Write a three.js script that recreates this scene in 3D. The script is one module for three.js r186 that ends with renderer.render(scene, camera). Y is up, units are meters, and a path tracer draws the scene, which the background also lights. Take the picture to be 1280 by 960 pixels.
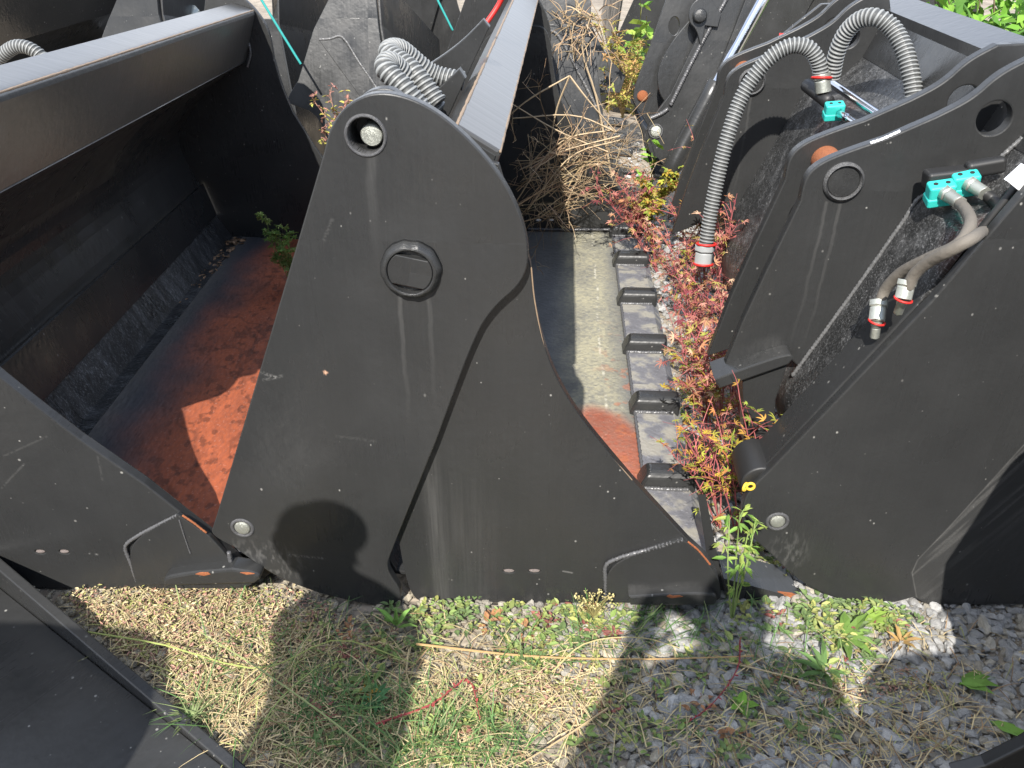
import * as THREE from 'three';
import { mergeGeometries } from 'three/addons/utils/BufferGeometryUtils.js';
import { ConvexGeometry } from 'three/addons/geometries/ConvexGeometry.js';
import { RoundedBoxGeometry } from 'three/addons/geometries/RoundedBoxGeometry.js';
import { MarchingCubes } from 'three/addons/objects/MarchingCubes.js';

// ------------------------------------------------------------------ camera, sky, sun, exposure
const scene = new THREE.Scene();
const FPX = 1025, PITCH = 31.6 * Math.PI / 180, YAW = 3.3 * Math.PI / 180;
const camera = new THREE.PerspectiveCamera(2 * Math.atan(480 / FPX) * 180 / Math.PI, 4 / 3, 0.02, 300);
camera.position.set(0, 1.6, 1.52);
camera.rotation.order = 'YXZ';
camera.rotation.set(-PITCH, YAW, 0);
const renderer = new THREE.WebGLRenderer({ antialias: true });
renderer.toneMapping = THREE.LinearToneMapping;
renderer.toneMappingExposure = 1.85;
renderer.shadowMap.enabled = true;
const SUN = new THREE.Vector3(-0.18, 1, 1).normalize();
const sun = new THREE.DirectionalLight(new THREE.Color(1, 0.95, 0.88), 4.8);
sun.position.copy(SUN).multiplyScalar(12); sun.castShadow = true;
Object.assign(sun.shadow.camera, { left: -5, right: 5, top: 5, bottom: -5, near: 1, far: 30 });
sun.shadow.mapSize.set(4096, 4096);
scene.add(sun); scene.add(sun.target);

let seed = 12345;
function rng(s) { let a = s >>> 0; return () => { a |= 0; a = a + 0x6D2B79F5 | 0; let t = Math.imul(a ^ a >>> 15, 1 | a); t = t + Math.imul(t ^ t >>> 7, 61 | t) ^ t; return ((t ^ t >>> 14) >>> 0) / 4294967296; }; }
const R = rng(seed);
const lerp = (a, b, t) => a + (b - a) * t, clamp = (v, a = 0, b = 1) => Math.min(b, Math.max(a, v));
const sstep = (a, b, x) => { const t = clamp((x - a) / (b - a)); return t * t * (3 - 2 * t); };
function h2(ix, iy) { let n = Math.imul(ix, 374761393) + Math.imul(iy, 668265263) | 0; n = Math.imul(n ^ n >>> 13, 1274126177); return ((n ^ n >>> 16) >>> 0) / 4294967296; }
const NT = new Float32Array(65536); for (let i = 0; i < 65536; i++) NT[i] = h2(i & 255, i >> 8);
function vn(x, y) { let ix = Math.floor(x), iy = Math.floor(y), fx = x - ix, fy = y - iy; fx = fx * fx * (3 - 2 * fx); fy = fy * fy * (3 - 2 * fy); ix &= 255; iy &= 255; const jx = (ix + 1) & 255, r0 = iy << 8, r1 = ((iy + 1) & 255) << 8; const a = NT[r0 + ix], b = NT[r1 + ix]; const p = a + (NT[r0 + jx] - a) * fx, q = b + (NT[r1 + jx] - b) * fx; return p + (q - p) * fy; }
function fbm(x, y, o = 4) { let s = 0, a = 0.5, n = 0; for (let i = 0; i < o; i++) { s += a * vn(x, y); n += a; x = x * 2.03 + 17.1; y = y * 2.03 + 5.3; a *= 0.5; } return s / n; }

{ // sky: clear blue with soft scattered cloud
  const w = 1024, h = 512, d = new Float32Array(w * h * 4);
  for (let j = 0; j < h; j++) for (let i = 0; i < w; i++) {
    const el = ((j + 0.5) / h - 0.5) * Math.PI, az = (i + 0.5) / w * 2 * Math.PI;
    const up = Math.sin(el), k = (j * w + i) * 4;
    const t = Math.pow(clamp(up), 0.45);
    let r = lerp(0.75, 0.19, t), g = lerp(0.80, 0.27, t), b = lerp(0.85, 0.44, t);
    if (up > 0) {
      const cx = Math.cos(az) * Math.cos(el) / (up + 0.18), cz = Math.sin(az) * Math.cos(el) / (up + 0.18);
      const c = sstep(0.5, 0.72, fbm(cx * 1.6 + 40, cz * 1.6 + 40, 5)) * sstep(0, 0.12, up);
      r = lerp(r, 1.0, c * 0.85); g = lerp(g, 1.0, c * 0.85); b = lerp(b, 1.02, c * 0.85);
    } else { r = 0.2; g = 0.19; b = 0.17; }
    d[k] = r * 1.35; d[k + 1] = g * 1.35; d[k + 2] = b * 1.35; d[k + 3] = 1;
  }
  const t = new THREE.DataTexture(d, w, h, THREE.RGBAFormat, THREE.FloatType);
  t.mapping = THREE.EquirectangularReflectionMapping; t.magFilter = t.minFilter = THREE.LinearFilter; t.needsUpdate = true;
  scene.background = t; scene.environment = t;
}

// ------------------------------------------------------------------ pixel to place (a direction; the plane gives the distance)
const CAM = camera.position.clone();
const EUL = new THREE.Euler(-PITCH, YAW, 0, 'YXZ');
function ray(px, py) { return new THREE.Vector3((px - 640) / FPX, -(py - 480) / FPX, -1).applyEuler(EUL); }
function onZ(px, py, z) { const d = ray(px, py), t = (z - CAM.z) / d.z; return new THREE.Vector3(CAM.x + t * d.x, CAM.y + t * d.y, z); }
function onY(px, py, y) { const d = ray(px, py), t = (y - CAM.y) / d.y; return new THREE.Vector3(CAM.x + t * d.x, y, CAM.z + t * d.z); }
const V = (x, y, z) => new THREE.Vector3(x, y, z);

// ------------------------------------------------------------------ objects and parts
const taken = new Map();
function numbered(n) { const c = taken.get(n) || 0; taken.set(n, c + 1); return c ? n + '_' + String(c).padStart(3, '0') : n; }
const BASE = new Map(), TILT = new Map();
function tilt(o, y, z, a) { TILT.set(o, new THREE.Matrix4().makeTranslation(0, y, z).multiply(new THREE.Matrix4().makeRotationX(a)).multiply(new THREE.Matrix4().makeTranslation(0, -y, -z))); }
function thing(name, label, category, base, group) {
  const o = new THREE.Group(); o.name = numbered(name); o.position.copy(base); o.userData = { label, category };
  if (group) o.userData.group = group; scene.add(o); BASE.set(o, base.clone()); return o;
}
function part(parent, name, geo, mat, label) {
  const b = BASE.get(parent), tl = TILT.get(parent); if (tl) geo.applyMatrix4(tl); geo.translate(-b.x, -b.y, -b.z);
  const m = new THREE.Mesh(geo, mat); m.name = name; m.castShadow = m.receiveShadow = true;
  if (label) m.userData.label = label;
  parent.add(m); BASE.set(m, b); if (tl) TILT.set(m, tl); return m;
}
function single(name, label, category, geo, mat, base, group) {
  geo.translate(-base.x, -base.y, -base.z);
  const m = new THREE.Mesh(geo, mat); m.name = numbered(name); m.position.copy(base); m.castShadow = m.receiveShadow = true;
  m.userData = { label, category }; if (group) m.userData.group = group; scene.add(m); return m;
}

// ------------------------------------------------------------------ geometry helpers
function chaikin(pts, it = 3) { // pts: [x,y,smooth]
  let p = pts.map(q => [q[0], q[1], q[2] ? 1 : 0]);
  for (let k = 0; k < it; k++) {
    const o = [];
    for (let i = 0; i < p.length; i++) {
      const a = p[(i + p.length - 1) % p.length], b = p[i], c = p[(i + 1) % p.length];
      if (!b[2]) { o.push(b); continue; }
      o.push([lerp(b[0], a[0], 0.25), lerp(b[1], a[1], 0.25), 1], [lerp(b[0], c[0], 0.25), lerp(b[1], c[1], 0.25), 1]);
    }
    p = o;
  }
  return p;
}
function area(p) { let s = 0; for (let i = 0; i < p.length; i++) { const a = p[i], b = p[(i + 1) % p.length]; s += a[0] * b[1] - b[0] * a[1]; } return s / 2; }
function pxOutline(pts, z) { return pts.map(p => { const v = onZ(p[0], p[1], z); return [v.x, v.y, p[2]]; }); }
function plateM(outline, zf, th, { holes = [], bevel = 0.0025 } = {}) { // outline in metres, front face at zf
  let p = chaikin(outline); if (area(p) < 0) p = p.reverse();
  const s = new THREE.Shape(p.map(q => new THREE.Vector2(q[0], q[1])));
  for (const [hx, hy, rx, ry = rx] of holes) { const path = new THREE.Path(); path.absellipse(hx, hy, rx, ry, 0, 2 * Math.PI, true, 0); s.holes.push(path); }
  const g = new THREE.ExtrudeGeometry(s, { depth: th - 2 * bevel, bevelEnabled: bevel > 0, bevelThickness: bevel, bevelSize: bevel, bevelOffset: -bevel, bevelSegments: 2, curveSegments: 24 });
  g.translate(0, 0, zf - th + bevel); return g;
}
const platePx = (pts, z, th, o) => plateM(pxOutline(pts, z), z, th, o);
function beamZ(profile, z0, z1, bevel = 0.003) { return plateM(profile, Math.max(z0, z1), Math.abs(z1 - z0), { bevel }); }
function sheetZ(line, th, z0, z1, bevel = 0.002) { // folded sheet: open polyline in (x,y), thickness to the right-hand side
  const n = line.length, off = [];
  for (let i = 0; i < n; i++) {
    const a = line[Math.max(0, i - 1)], b = line[i], c = line[Math.min(n - 1, i + 1)];
    const d1 = new THREE.Vector2(b[0] - a[0], b[1] - a[1]), d2 = new THREE.Vector2(c[0] - b[0], c[1] - b[1]);
    if (d1.lengthSq() < 1e-9) d1.copy(d2); if (d2.lengthSq() < 1e-9) d2.copy(d1);
    d1.normalize(); d2.normalize(); const t = d1.clone().add(d2).normalize(); const k = th / Math.max(0.4, t.dot(d1));
    off.push([b[0] + t.y * k, b[1] - t.x * k, b[2]]);
  }
  return beamZ([...line, ...off.reverse()], z0, z1, bevel);
}
function smoothLine(pts, per = 6) { const c = new THREE.CatmullRomCurve3(pts.map(p => V(p[0], p[1], 0)), false, 'centripetal'); return c.getPoints(per * (pts.length - 1)).map(v => [v.x, v.y]); }
function sweep(pts, rf, nLen = 40, nRad = 8, { caps = true, straight = false } = {}) {
  const c = pts.length === 2 ? new THREE.LineCurve3(pts[0], pts[1]) : new THREE.CatmullRomCurve3(pts, false, 'centripetal');
  const L = c.getLength(), fr = c.computeFrenetFrames(nLen, false), pos = [], uv = [], idx = [];
  for (let i = 0; i <= nLen; i++) {
    const t = i / nLen, p = c.getPointAt(t);
    for (let j = 0; j <= nRad; j++) {
      const a = j / nRad * 2 * Math.PI, r = typeof rf === 'function' ? rf(t, L, a) : rf;
      const x = Math.cos(a) * r, y = Math.sin(a) * r, N = fr.normals[i], B = fr.binormals[i];
      pos.push(p.x + N.x * x + B.x * y, p.y + N.y * x + B.y * y, p.z + N.z * x + B.z * y); uv.push(t * L, j / nRad * 0.1);
    }
  }
  const w = nRad + 1;
  for (let i = 0; i < nLen; i++) for (let j = 0; j < nRad; j++) { const a = i * w + j, b = a + 1, d = a + w, e = d + 1; idx.push(a, b, d, b, e, d); }
  if (caps) for (const [i, f] of [[0, 1], [nLen, 0]]) { const p = c.getPointAt(i / nLen), k = pos.length / 3; pos.push(p.x, p.y, p.z); uv.push(0, 0); for (let j = 0; j < nRad; j++) f ? idx.push(k, i * w + j + 1, i * w + j) : idx.push(k, i * w + j, i * w + j + 1); }
  const g = new THREE.BufferGeometry(); g.setAttribute('position', new THREE.Float32BufferAttribute(pos, 3)); g.setAttribute('uv', new THREE.Float32BufferAttribute(uv, 2)); g.setIndex(idx); g.computeVertexNormals(); return g;
}
let wk = 0;
function weldGeo(pts, r = 0.006) { const k = ++wk * 37.7; const n = Math.max(12, Math.round(new THREE.CatmullRomCurve3(pts.length > 1 ? pts : [pts[0], pts[0]]).getLength() / 0.004)); return sweep(pts, (t, L, a) => r * (0.8 + 0.35 * vn(t * L * 220 + k, a * 1.5) + 0.22 * Math.sin(t * L * 900)), Math.min(n, 260), 7); }
function cylZ(x, y, z0, z1, r, r2 = r, seg = 32) { const g = new THREE.CylinderGeometry(r2, r, Math.abs(z1 - z0), seg); g.rotateX(Math.PI / 2); g.translate(x, y, (z0 + z1) / 2); return g; }
function discZ(x, y, z0, z1, r, bev = 0.003) { // bevelled disc, front at max z
  const zf = Math.max(z0, z1), zb = Math.min(z0, z1);
  const g = new THREE.LatheGeometry([[0.0001, zb], [r, zb], [r, zf - bev], [r - bev, zf], [0.0001, zf]].map(p => new THREE.Vector2(p[0], p[1])), 36);
  g.rotateX(Math.PI / 2); g.translate(x, y, 0); return g;
}
function ringZ(x, y, zb, zf, ri, ro, round = 0.006) {
  const g = new THREE.LatheGeometry([[ri, zb], [ro, zb], [ro, zf - round], [ro - round, zf], [ri + round * 0.6, zf], [ri, zf - round], [ri, zb]].map(p => new THREE.Vector2(p[0], p[1])), 40);
  g.rotateX(Math.PI / 2); g.translate(x, y, 0); return g;
}
function hull(pts) { const g = new ConvexGeometry(pts); g.setAttribute('uv', new THREE.Float32BufferAttribute(Array.from({ length: g.attributes.position.count * 2 }, (_, i) => { const k = i >> 1; return i & 1 ? g.attributes.position.getY(k) + g.attributes.position.getZ(k) : g.attributes.position.getX(k); }), 2)); return g; }
function quad(a, b, c, d, th = 0.01) { // thin slab between four corner points
  const n = b.clone().sub(a).cross(d.clone().sub(a)).normalize().multiplyScalar(-th); return hull([a, b, c, d, ...[a, b, c, d].map(p => p.clone().add(n))]);
}

// ------------------------------------------------------------------ textures
function dataTex(w, h, f, srgb = true) { // f(u,v) -> [r,g,b] linear 0..1
  const d = new Uint8Array(w * h * 4), enc = srgb ? (x => { x = clamp(x); return x <= 0.0031308 ? 12.92 * x : 1.055 * Math.pow(x, 1 / 2.4) - 0.055; }) : (x => clamp(x));
  for (let j = 0; j < h; j++) for (let i = 0; i < w; i++) { const c = f((i + 0.5) / w, (j + 0.5) / h, i, j), k = (j * w + i) * 4; d[k] = Math.round(enc(c[0]) * 255); d[k + 1] = Math.round(enc(c[1]) * 255); d[k + 2] = Math.round(enc(c[2]) * 255); d[k + 3] = 255; }
  const t = new THREE.DataTexture(d, w, h, THREE.RGBAFormat); t.wrapS = t.wrapT = THREE.RepeatWrapping; t.magFilter = THREE.LinearFilter; t.minFilter = THREE.LinearMipmapLinearFilter; t.generateMipmaps = true; t.anisotropy = 8;
  if (srgb) t.colorSpace = THREE.SRGBColorSpace; t.needsUpdate = true; return t;
}
const PB = [0.027, 0.0275, 0.0275]; // anthracite paint
// specks of dust and bird-lime: sparse small dots
function speckField(n, s, w, h) { const r = rng(s), m = new Float32Array(w * h); for (let k = 0; k < n; k++) { const x = r() * w, y = r() * h, q = r(), rad = 0.6 + q * q * q * 2.4, v = 0.25 + 0.75 * r(); for (let j = -4; j <= 4; j++) for (let i = -4; i <= 4; i++) { const xx = Math.floor(x) + i, yy = Math.floor(y) + j; if (xx < 0 || yy < 0 || xx >= w || yy >= h) continue; const d = Math.hypot(xx + 0.5 - x, yy + 0.5 - y); m[yy * w + xx] = Math.max(m[yy * w + xx], v * clamp(rad - d + 0.5)); } } return m; }
function paintTex(x0, y0, x1, y1, marks, { s = 1, specks = 260, size = 1024, grain = 1 } = {}) { // covers the rectangle x0..x1 by y0..y1 (metres)
  const sp = speckField(specks, s * 91 + 7, size, size), W = x1 - x0, H = y1 - y0;
  const t = dataTex(size, size, (u, v, i, j) => {
    const x = x0 + u * W, y = y0 + v * H;
    const streak = vn(x * 700 + s * 13, y * 14) * 0.7 + vn(x * 230, y * 6 + s) * 0.3, blot = fbm(x * 5 + s * 3.1, y * 5, 4), fine = vn(x * 900, y * 900);
    let k = 1 + grain * ((streak - 0.5) * 0.10 + (blot - 0.5) * 0.30 + (fine - 0.5) * 0.16);
    let c = [PB[0] * k, PB[1] * k, PB[2] * k];
    let m = marks ? marks(x, y) : 0; // pale dried-water and dust marks
    if (m && m.length) { c = [lerp(c[0], m[1], m[0]), lerp(c[1], m[2], m[0]), lerp(c[2], m[3], m[0])]; } else if (m > 0) { c = [lerp(c[0], 0.16, m), lerp(c[1], 0.157, m), lerp(c[2], 0.15, m)]; }
    const q = sp[j * size + i]; if (q > 0) { c = [lerp(c[0], 0.42, q * 0.55), lerp(c[1], 0.41, q * 0.55), lerp(c[2], 0.38, q * 0.55)]; }
    return c;
  });
  t.wrapS = t.wrapT = THREE.RepeatWrapping; t.repeat.set(1 / W, 1 / H); t.offset.set(-x0 / W, -y0 / H); return t;
}
const roughT = dataTex(512, 512, (u, v) => { const k = 0.33 + 0.22 * (vn(u * 240, v * 10) * 0.15 + fbm(u * 8, v * 8, 4) * 0.85 - 0.5) * 2; return [1, k, 0]; }, false);
const orangePeel = dataTex(512, 512, (u, v) => { const k = fbm(u * 60, v * 60, 3) * 0.93 + vn(u * 200, v * 12) * 0.07; return [k, k, k]; }, false);
const coarse = dataTex(512, 512, (u, v) => { const k = fbm(u * 90, v * 90, 3); return [k, k, k]; }, false);
function paintMat(map, o = {}) { return new THREE.MeshPhysicalMaterial({ color: 0xffffff, map, roughness: 1, roughnessMap: roughT, metalness: 0, bumpMap: orangePeel, bumpScale: 0.0006, specularIntensity: 0.9, side: THREE.DoubleSide, ...o }); }
const line = (x, y, ax, ay, bx, by) => { const t = clamp(((x - ax) * (bx - ax) + (y - ay) * (by - ay)) / ((bx - ax) ** 2 + (by - ay) ** 2)); return [Math.hypot(x - ax - t * (bx - ax), y - ay - t * (by - ay)), t]; };
const genTex = paintTex(0, 0, 1.1, 1.1, null, { s: 3, specks: 300 });
const M = {
  paint: paintMat(genTex),
  weld: new THREE.MeshPhysicalMaterial({ color: new THREE.Color(0.085, 0.085, 0.088), roughness: 0.3, bumpMap: coarse, bumpScale: 0.001, specularIntensity: 1 }),
  worn: new THREE.MeshStandardMaterial({ color: new THREE.Color(0.24, 0.17, 0.11), roughness: 0.6, bumpMap: coarse, bumpScale: 0.001 }),
  rawWeld: new THREE.MeshPhysicalMaterial({ color: new THREE.Color(0.1, 0.1, 0.1), roughness: 0.4, bumpMap: coarse, bumpScale: 0.002 }),
  zinc: new THREE.MeshStandardMaterial({ color: new THREE.Color(0.42, 0.43, 0.38), metalness: 0.7, roughness: 0.42, bumpMap: coarse, bumpScale: 0.0008 }),
  chrome: new THREE.MeshStandardMaterial({ color: new THREE.Color(0.6, 0.62, 0.66), metalness: 1, roughness: 0.16 }),
  guard: new THREE.MeshStandardMaterial({ vertexColors: true, roughness: 0.5 }), collar: new THREE.MeshStandardMaterial({ color: new THREE.Color(0.3, 0.31, 0.31), roughness: 0.5 }),
  rubber: new THREE.MeshStandardMaterial({ color: new THREE.Color(0.13, 0.115, 0.095), roughness: 0.75, bumpMap: coarse, bumpScale: 0.0015 }),
  blackRubber: new THREE.MeshStandardMaterial({ color: new THREE.Color(0.018, 0.018, 0.018), roughness: 0.5 }),
  teal: new THREE.MeshStandardMaterial({ color: new THREE.Color(0.03, 0.46, 0.40), roughness: 0.45 }),
  red: new THREE.MeshStandardMaterial({ color: new THREE.Color(0.5, 0.02, 0.015), roughness: 0.5 }),
  yellow: new THREE.MeshStandardMaterial({ color: new THREE.Color(0.75, 0.5, 0.05), roughness: 0.6 }),
  plug: new THREE.MeshStandardMaterial({ color: new THREE.Color(0.3, 0.25, 0.23), roughness: 0.8, bumpMap: coarse, bumpScale: 0.003 }),
  white: new THREE.MeshStandardMaterial({ color: new THREE.Color(0.75, 0.76, 0.78), roughness: 0.6 }),
  cord: new THREE.MeshStandardMaterial({ color: new THREE.Color(0.03, 0.32, 0.30), roughness: 0.6 }),
};
const rustTex = dataTex(512, 512, (u, v) => { const k = fbm(u * 22, v * 22, 4), f = vn(u * 220, v * 220), q = 0.65 + 0.7 * k * (0.7 + 0.6 * f); return [0.26 * q, 0.085 * q * (0.8 + 0.4 * f), 0.032 * q]; });
rustTex.repeat.set(4, 4);
M.rust = new THREE.MeshStandardMaterial({ map: rustTex, roughness: 0.9, bumpMap: coarse, bumpScale: 0.0015 });
// rough rolled plate with fine pale abrasion specks (rear sheets)
const roughPlateTex = dataTex(1024, 1024, (u, v) => { const x = u, y = v; const b = fbm(x * 6, y * 6, 4), s = vn(x * 700, y * 420), s2 = vn(x * 300 + y * 190, y * 150 - x * 110), f = vn(x * 900, y * 900), d = fbm(x * 34, y * 22, 3); const k = 0.85 + (b - 0.5) * 0.5 + (f - 0.5) * 0.5; const p = sstep(0.68, 0.98, s) * 0.16 * (0.4 + 1.2 * b) + sstep(0.66, 0.96, s2) * 0.14 * d + 0.03 * sstep(0.4, 0.8, d); const pr = 0.05 * sstep(0.66, 0.8, fbm(x * 2.2 + 9, y * 2.2 + 2, 3)); return [PB[0] * k + p + pr * 0.7, PB[1] * k + p + pr * 0.1, PB[2] * k + p]; }); // abraded, gritty
M.roughPlate = paintMat(roughPlateTex, { bumpMap: coarse, bumpScale: 0.0022 });

// ------------------------------------------------------------------ ground
const dirtTex = dataTex(1024, 1024, (u, v) => { const a = fbm(u * 14, v * 14, 5), b = fbm(u * 160, v * 160, 3), c = fbm(u * 40 + 9, v * 40, 3); const k = 0.45 + 0.75 * a * (0.55 + 0.9 * b); return [0.30 * k + 0.02 * c, 0.265 * k, 0.205 * k]; });
dirtTex.repeat.set(26, 26);
const dirtBump = dataTex(512, 512, (u, v) => { const k = fbm(u * 60, v * 60, 5); return [k, k, k]; }, false); dirtBump.repeat.set(26, 26);
{
  const g = new THREE.PlaneGeometry(60, 60, 1, 1); g.rotateX(-Math.PI / 2);
  const m = new THREE.Mesh(g, new THREE.MeshStandardMaterial({ map: dirtTex, roughness: 0.95, bumpMap: dirtBump, bumpScale: 0.02 }));
  m.name = 'ground'; m.userData.kind = 'structure'; m.receiveShadow = true; m.castShadow = true; m.position.y = -0.014; scene.add(m);
}

M.edge = (() => { let m; return () => m || (m = new THREE.MeshPhysicalMaterial({ map: dataTex(512, 512, (u, v) => { const n = fbm(u * 18, v * 18, 5), f = vn(u * 200, v * 200), s = sstep(0.42, 0.62, n) * 0.7; const k = 0.16 * (0.6 + 0.8 * n) + (f > 0.92 ? 0.12 : 0); return [lerp(k, 0.32, s), lerp(k, 0.30, s), lerp(k * 1.08, 0.24, s)]; }), roughness: 0.4, metalness: 0.1, bumpMap: coarse, bumpScale: 0.002, side: THREE.DoubleSide })); })();
let _lip; function lipMat() { // worn paint with fine cross scratches; base tone lightened to imitate sky sheen
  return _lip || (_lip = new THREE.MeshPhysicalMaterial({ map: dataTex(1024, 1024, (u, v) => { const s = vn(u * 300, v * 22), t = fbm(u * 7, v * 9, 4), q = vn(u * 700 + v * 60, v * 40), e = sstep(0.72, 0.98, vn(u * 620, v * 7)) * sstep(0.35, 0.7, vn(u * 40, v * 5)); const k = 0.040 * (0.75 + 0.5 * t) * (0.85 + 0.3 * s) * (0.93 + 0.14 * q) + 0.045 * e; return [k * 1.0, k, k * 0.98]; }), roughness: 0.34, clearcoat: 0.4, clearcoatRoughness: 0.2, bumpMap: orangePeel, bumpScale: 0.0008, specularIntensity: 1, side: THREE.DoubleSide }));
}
function guardGeo(pts, r, per = r * 0.46) { // light stiff helix wound round a darker flexible wall
  const c = new THREE.CatmullRomCurve3(pts, false, 'centripetal'), L = c.getLength(), n = Math.round(L / per), rib = (t, a) => { const p = (t * n + a / (2 * Math.PI)) % 1; return sstep(0.0, 0.18, p) * sstep(0.62, 0.44, p); };
  const N = n * 12, g = sweep(pts, (t, LL, a) => r * (0.87 + 0.13 * rib(t, a)), N, 16), col = new Float32Array(g.attributes.position.count * 3);
  for (let i = 0; i <= N; i++) for (let j = 0; j <= 16; j++) { const k = lerp(0.06, 0.235, rib(i / N, j / 16 * 2 * Math.PI)), q = (i * 17 + j) * 3; col[q] = k * 0.97; col[q + 1] = k; col[q + 2] = k * 0.98; }
  g.setAttribute('color', new THREE.BufferAttribute(col, 3)); return g;
}
function bucketHoses(b) {
  const H = (list, r) => part(b, 'hose_guard', guardGeo(list.map(p => onZ(p[0], p[1], p[2])), r), M.guard);
  H([[530, 140, -0.22], [505, 110, -0.22], [482, 86, -0.24], [488, 78, -0.28], [520, 108, -0.32], [548, 138, -0.33]], 0.023);
  H([[548, 130, -0.30], [515, 88, -0.32], [486, 66, -0.36], [500, 62, -0.42], [540, 92, -0.46], [580, 102, -0.46]], 0.023);
}
// ------------------------------------------------------------------ loader buckets: shared pieces
const G_ROW = 'clamshell loader buckets parked in rows on the gravel';
function boltOn(b, px, py, z, r, ringR) { const c = onZ(px, py, z); const m = part(b, 'bolt', discZ(c.x, c.y, z - 0.03, z + 0.004, r, 0.004), M.zinc); part(m, 'bolt_ring', ringZ(c.x, c.y, z - 0.02, z + 0.003, r + 0.001, ringR, 0.003), M.weld); return m; }
function toothAdapter(b, x0, x1, y, z, mat = M.paint) { // rounded bar welded over the cutting edge
  const s = new THREE.Shape(); const w = 0.030, h = 0.046;
  s.moveTo(-w, -0.004); s.lineTo(w, -0.004); s.lineTo(w, h * 0.45); s.quadraticCurveTo(w, h, w * 0.25, h); s.lineTo(-w * 0.25, h); s.quadraticCurveTo(-w, h, -w, h * 0.45); s.closePath();
  const g = new THREE.ExtrudeGeometry(s, { depth: x1 - x0 - 0.02, bevelEnabled: true, bevelThickness: 0.01, bevelSize: 0.008, bevelSegments: 3, curveSegments: 8 });
  g.rotateY(Math.PI / 2);
  const p = g.attributes.position; for (let i = 0; i < p.count; i++) { const k = (p.getX(i)); if (k < 0.03) { p.setX(i, k + 0.55 * Math.max(0, p.getY(i) - 0.005)); } } // sloped heel
  g.computeVertexNormals(); g.translate(x0 + 0.01, y, z);
  const m = part(b, 'tooth_adapter', g, mat);
  part(m, 'weld_seam', weldGeo([V(x0 + 0.015, y + 0.003, z + w + 0.009), V(lerp(x0, x1, 0.5), y + 0.003, z + w + 0.011), V(x1 - 0.02, y + 0.003, z + w + 0.009)], 0.007), M.weld);

}

// ---- middle bucket
const ZB = 0.03, ZJ = 0.0, ZBF = -2.52;
const clampOutB = [[268, 655, 1], [405, 190], [412, 160, 1], [432, 130, 1], [475, 112, 1], [535, 130, 1], [592, 178, 1], [637, 235, 1], [662, 300, 1], [658, 350, 1], [612, 388, 1], [588, 435, 1], [545, 552], [488, 692, 1], [482, 712, 1], [507, 746, 1], [482, 762, 1], [400, 742], [345, 722, 1], [292, 684], [262, 668, 1]];
const jawOutB = [[600, 275, 1], [648, 282, 1], [663, 330], [667, 378, 1], [686, 455, 1], [722, 520, 1], [790, 600], [862, 678], [893, 706, 1], [903, 742, 1], [890, 754], [540, 754], [510, 750, 1], [486, 600], [470, 400, 1], [452, 330, 1], [500, 285, 1]];
const bClampM = pxOutline(clampOutB, ZB), bJawM = pxOutline(jawOutB, ZJ);
const P2 = (px, py, z = ZB) => { const v = onZ(px, py, z); return [v.x, v.y]; };
const hole = P2(457, 170), pivot = P2(514, 336);
function dripMark(x, y, px, py, w, len, k) { const cx = px + 0.004 * (fbm(y * 12 + px * 9, 3) - 0.5) * 4; if (y > py || y < py - len) return 0; const d = Math.abs(x - cx) / w; return d < 1 ? k * (1 - d * d) * (1 - (py - y) / len) * (0.5 + 0.7 * vn(x * 900, y * 14)) : 0; }
const segs = (l, z) => l.map(([ax, ay, bx, by, k]) => [...P2(ax, ay, z), ...P2(bx, by, z), k]);
const mkB = segs([[325, 465, 345, 472, 0.5], [330, 475, 352, 470, 0.35], [362, 694, 405, 698, 0.5], [420, 545, 470, 552, 0.12], [405, 300, 415, 275, 0.16]], ZB), spotB = P2(407, 466), wearB = P2(325, 705);
const mkJ = segs([[704, 714, 715, 716, 0.55]], ZJ), bandJ = P2(540, 660, ZJ);
const bclTex = paintTex(-0.9, -0.05, 0.0, 1.35, (x, y) => {
  let m = 0;
  m += dripMark(x, y, hole[0] + 0.005, hole[1] - 0.035, 0.012, 0.25, 0.16);
  m += dripMark(x, y, pivot[0] - 0.03, pivot[1] - 0.06, 0.006, 0.35, 0.2) + dripMark(x, y, pivot[0] + 0.03, pivot[1] - 0.05, 0.006, 0.3, 0.16);
  for (const [ax, ay, bx, by, k] of mkB) { const q = line(x, y, ax, ay, bx, by)[0]; if (q < 0.006) m += k * sstep(0.006, 0.001, q) * sstep(0.3, 0.7, vn(x * 300, y * 500)); }
  const s = spotB, q = Math.hypot(x - s[0], y - s[1]); if (q < 0.009) return [sstep(0.009, 0.004, q + 0.004 * vn(x * 400, y * 400)), 0.5, 0.3, 0.2];
  const e = wearB; m += 0.35 * sstep(0.11, 0.03, Math.hypot((x - e[0]) * 0.7, y - e[1])) * sstep(0.45, 0.8, fbm(x * 160, y * 60, 3));
  return Math.min(m, 0.8);
}, { s: 5, specks: 90 });
const bjTex = paintTex(-0.45, -0.06, 0.5, 1.1, (x, y) => {
  let m = 0; const c = bandJ, d = x - (c[0] + 0.01 - 0.03 * (y - c[1])); // pale rubbed band below the seam
  if (y < 0.62) { m += 0.22 * sstep(0.035, 0.0, Math.abs(d)) * (0.35 + 0.9 * vn(x * 320, y * 12)) * sstep(0.62, 0.3, y); m += 0.08 * sstep(0.0, 0.05, d) * sstep(0.2, 0.06, d) * (0.3 + vn(x * 260, y * 8)) * sstep(0.62, 0.2, y); }
  for (const [ax, ay, bx, by, k] of mkJ) { const q = line(x, y, ax, ay, bx, by)[0]; m += k * sstep(0.004, 0.001, q); }
  return Math.min(m, 0.7);
}, { s: 8, specks: 120 });
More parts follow.
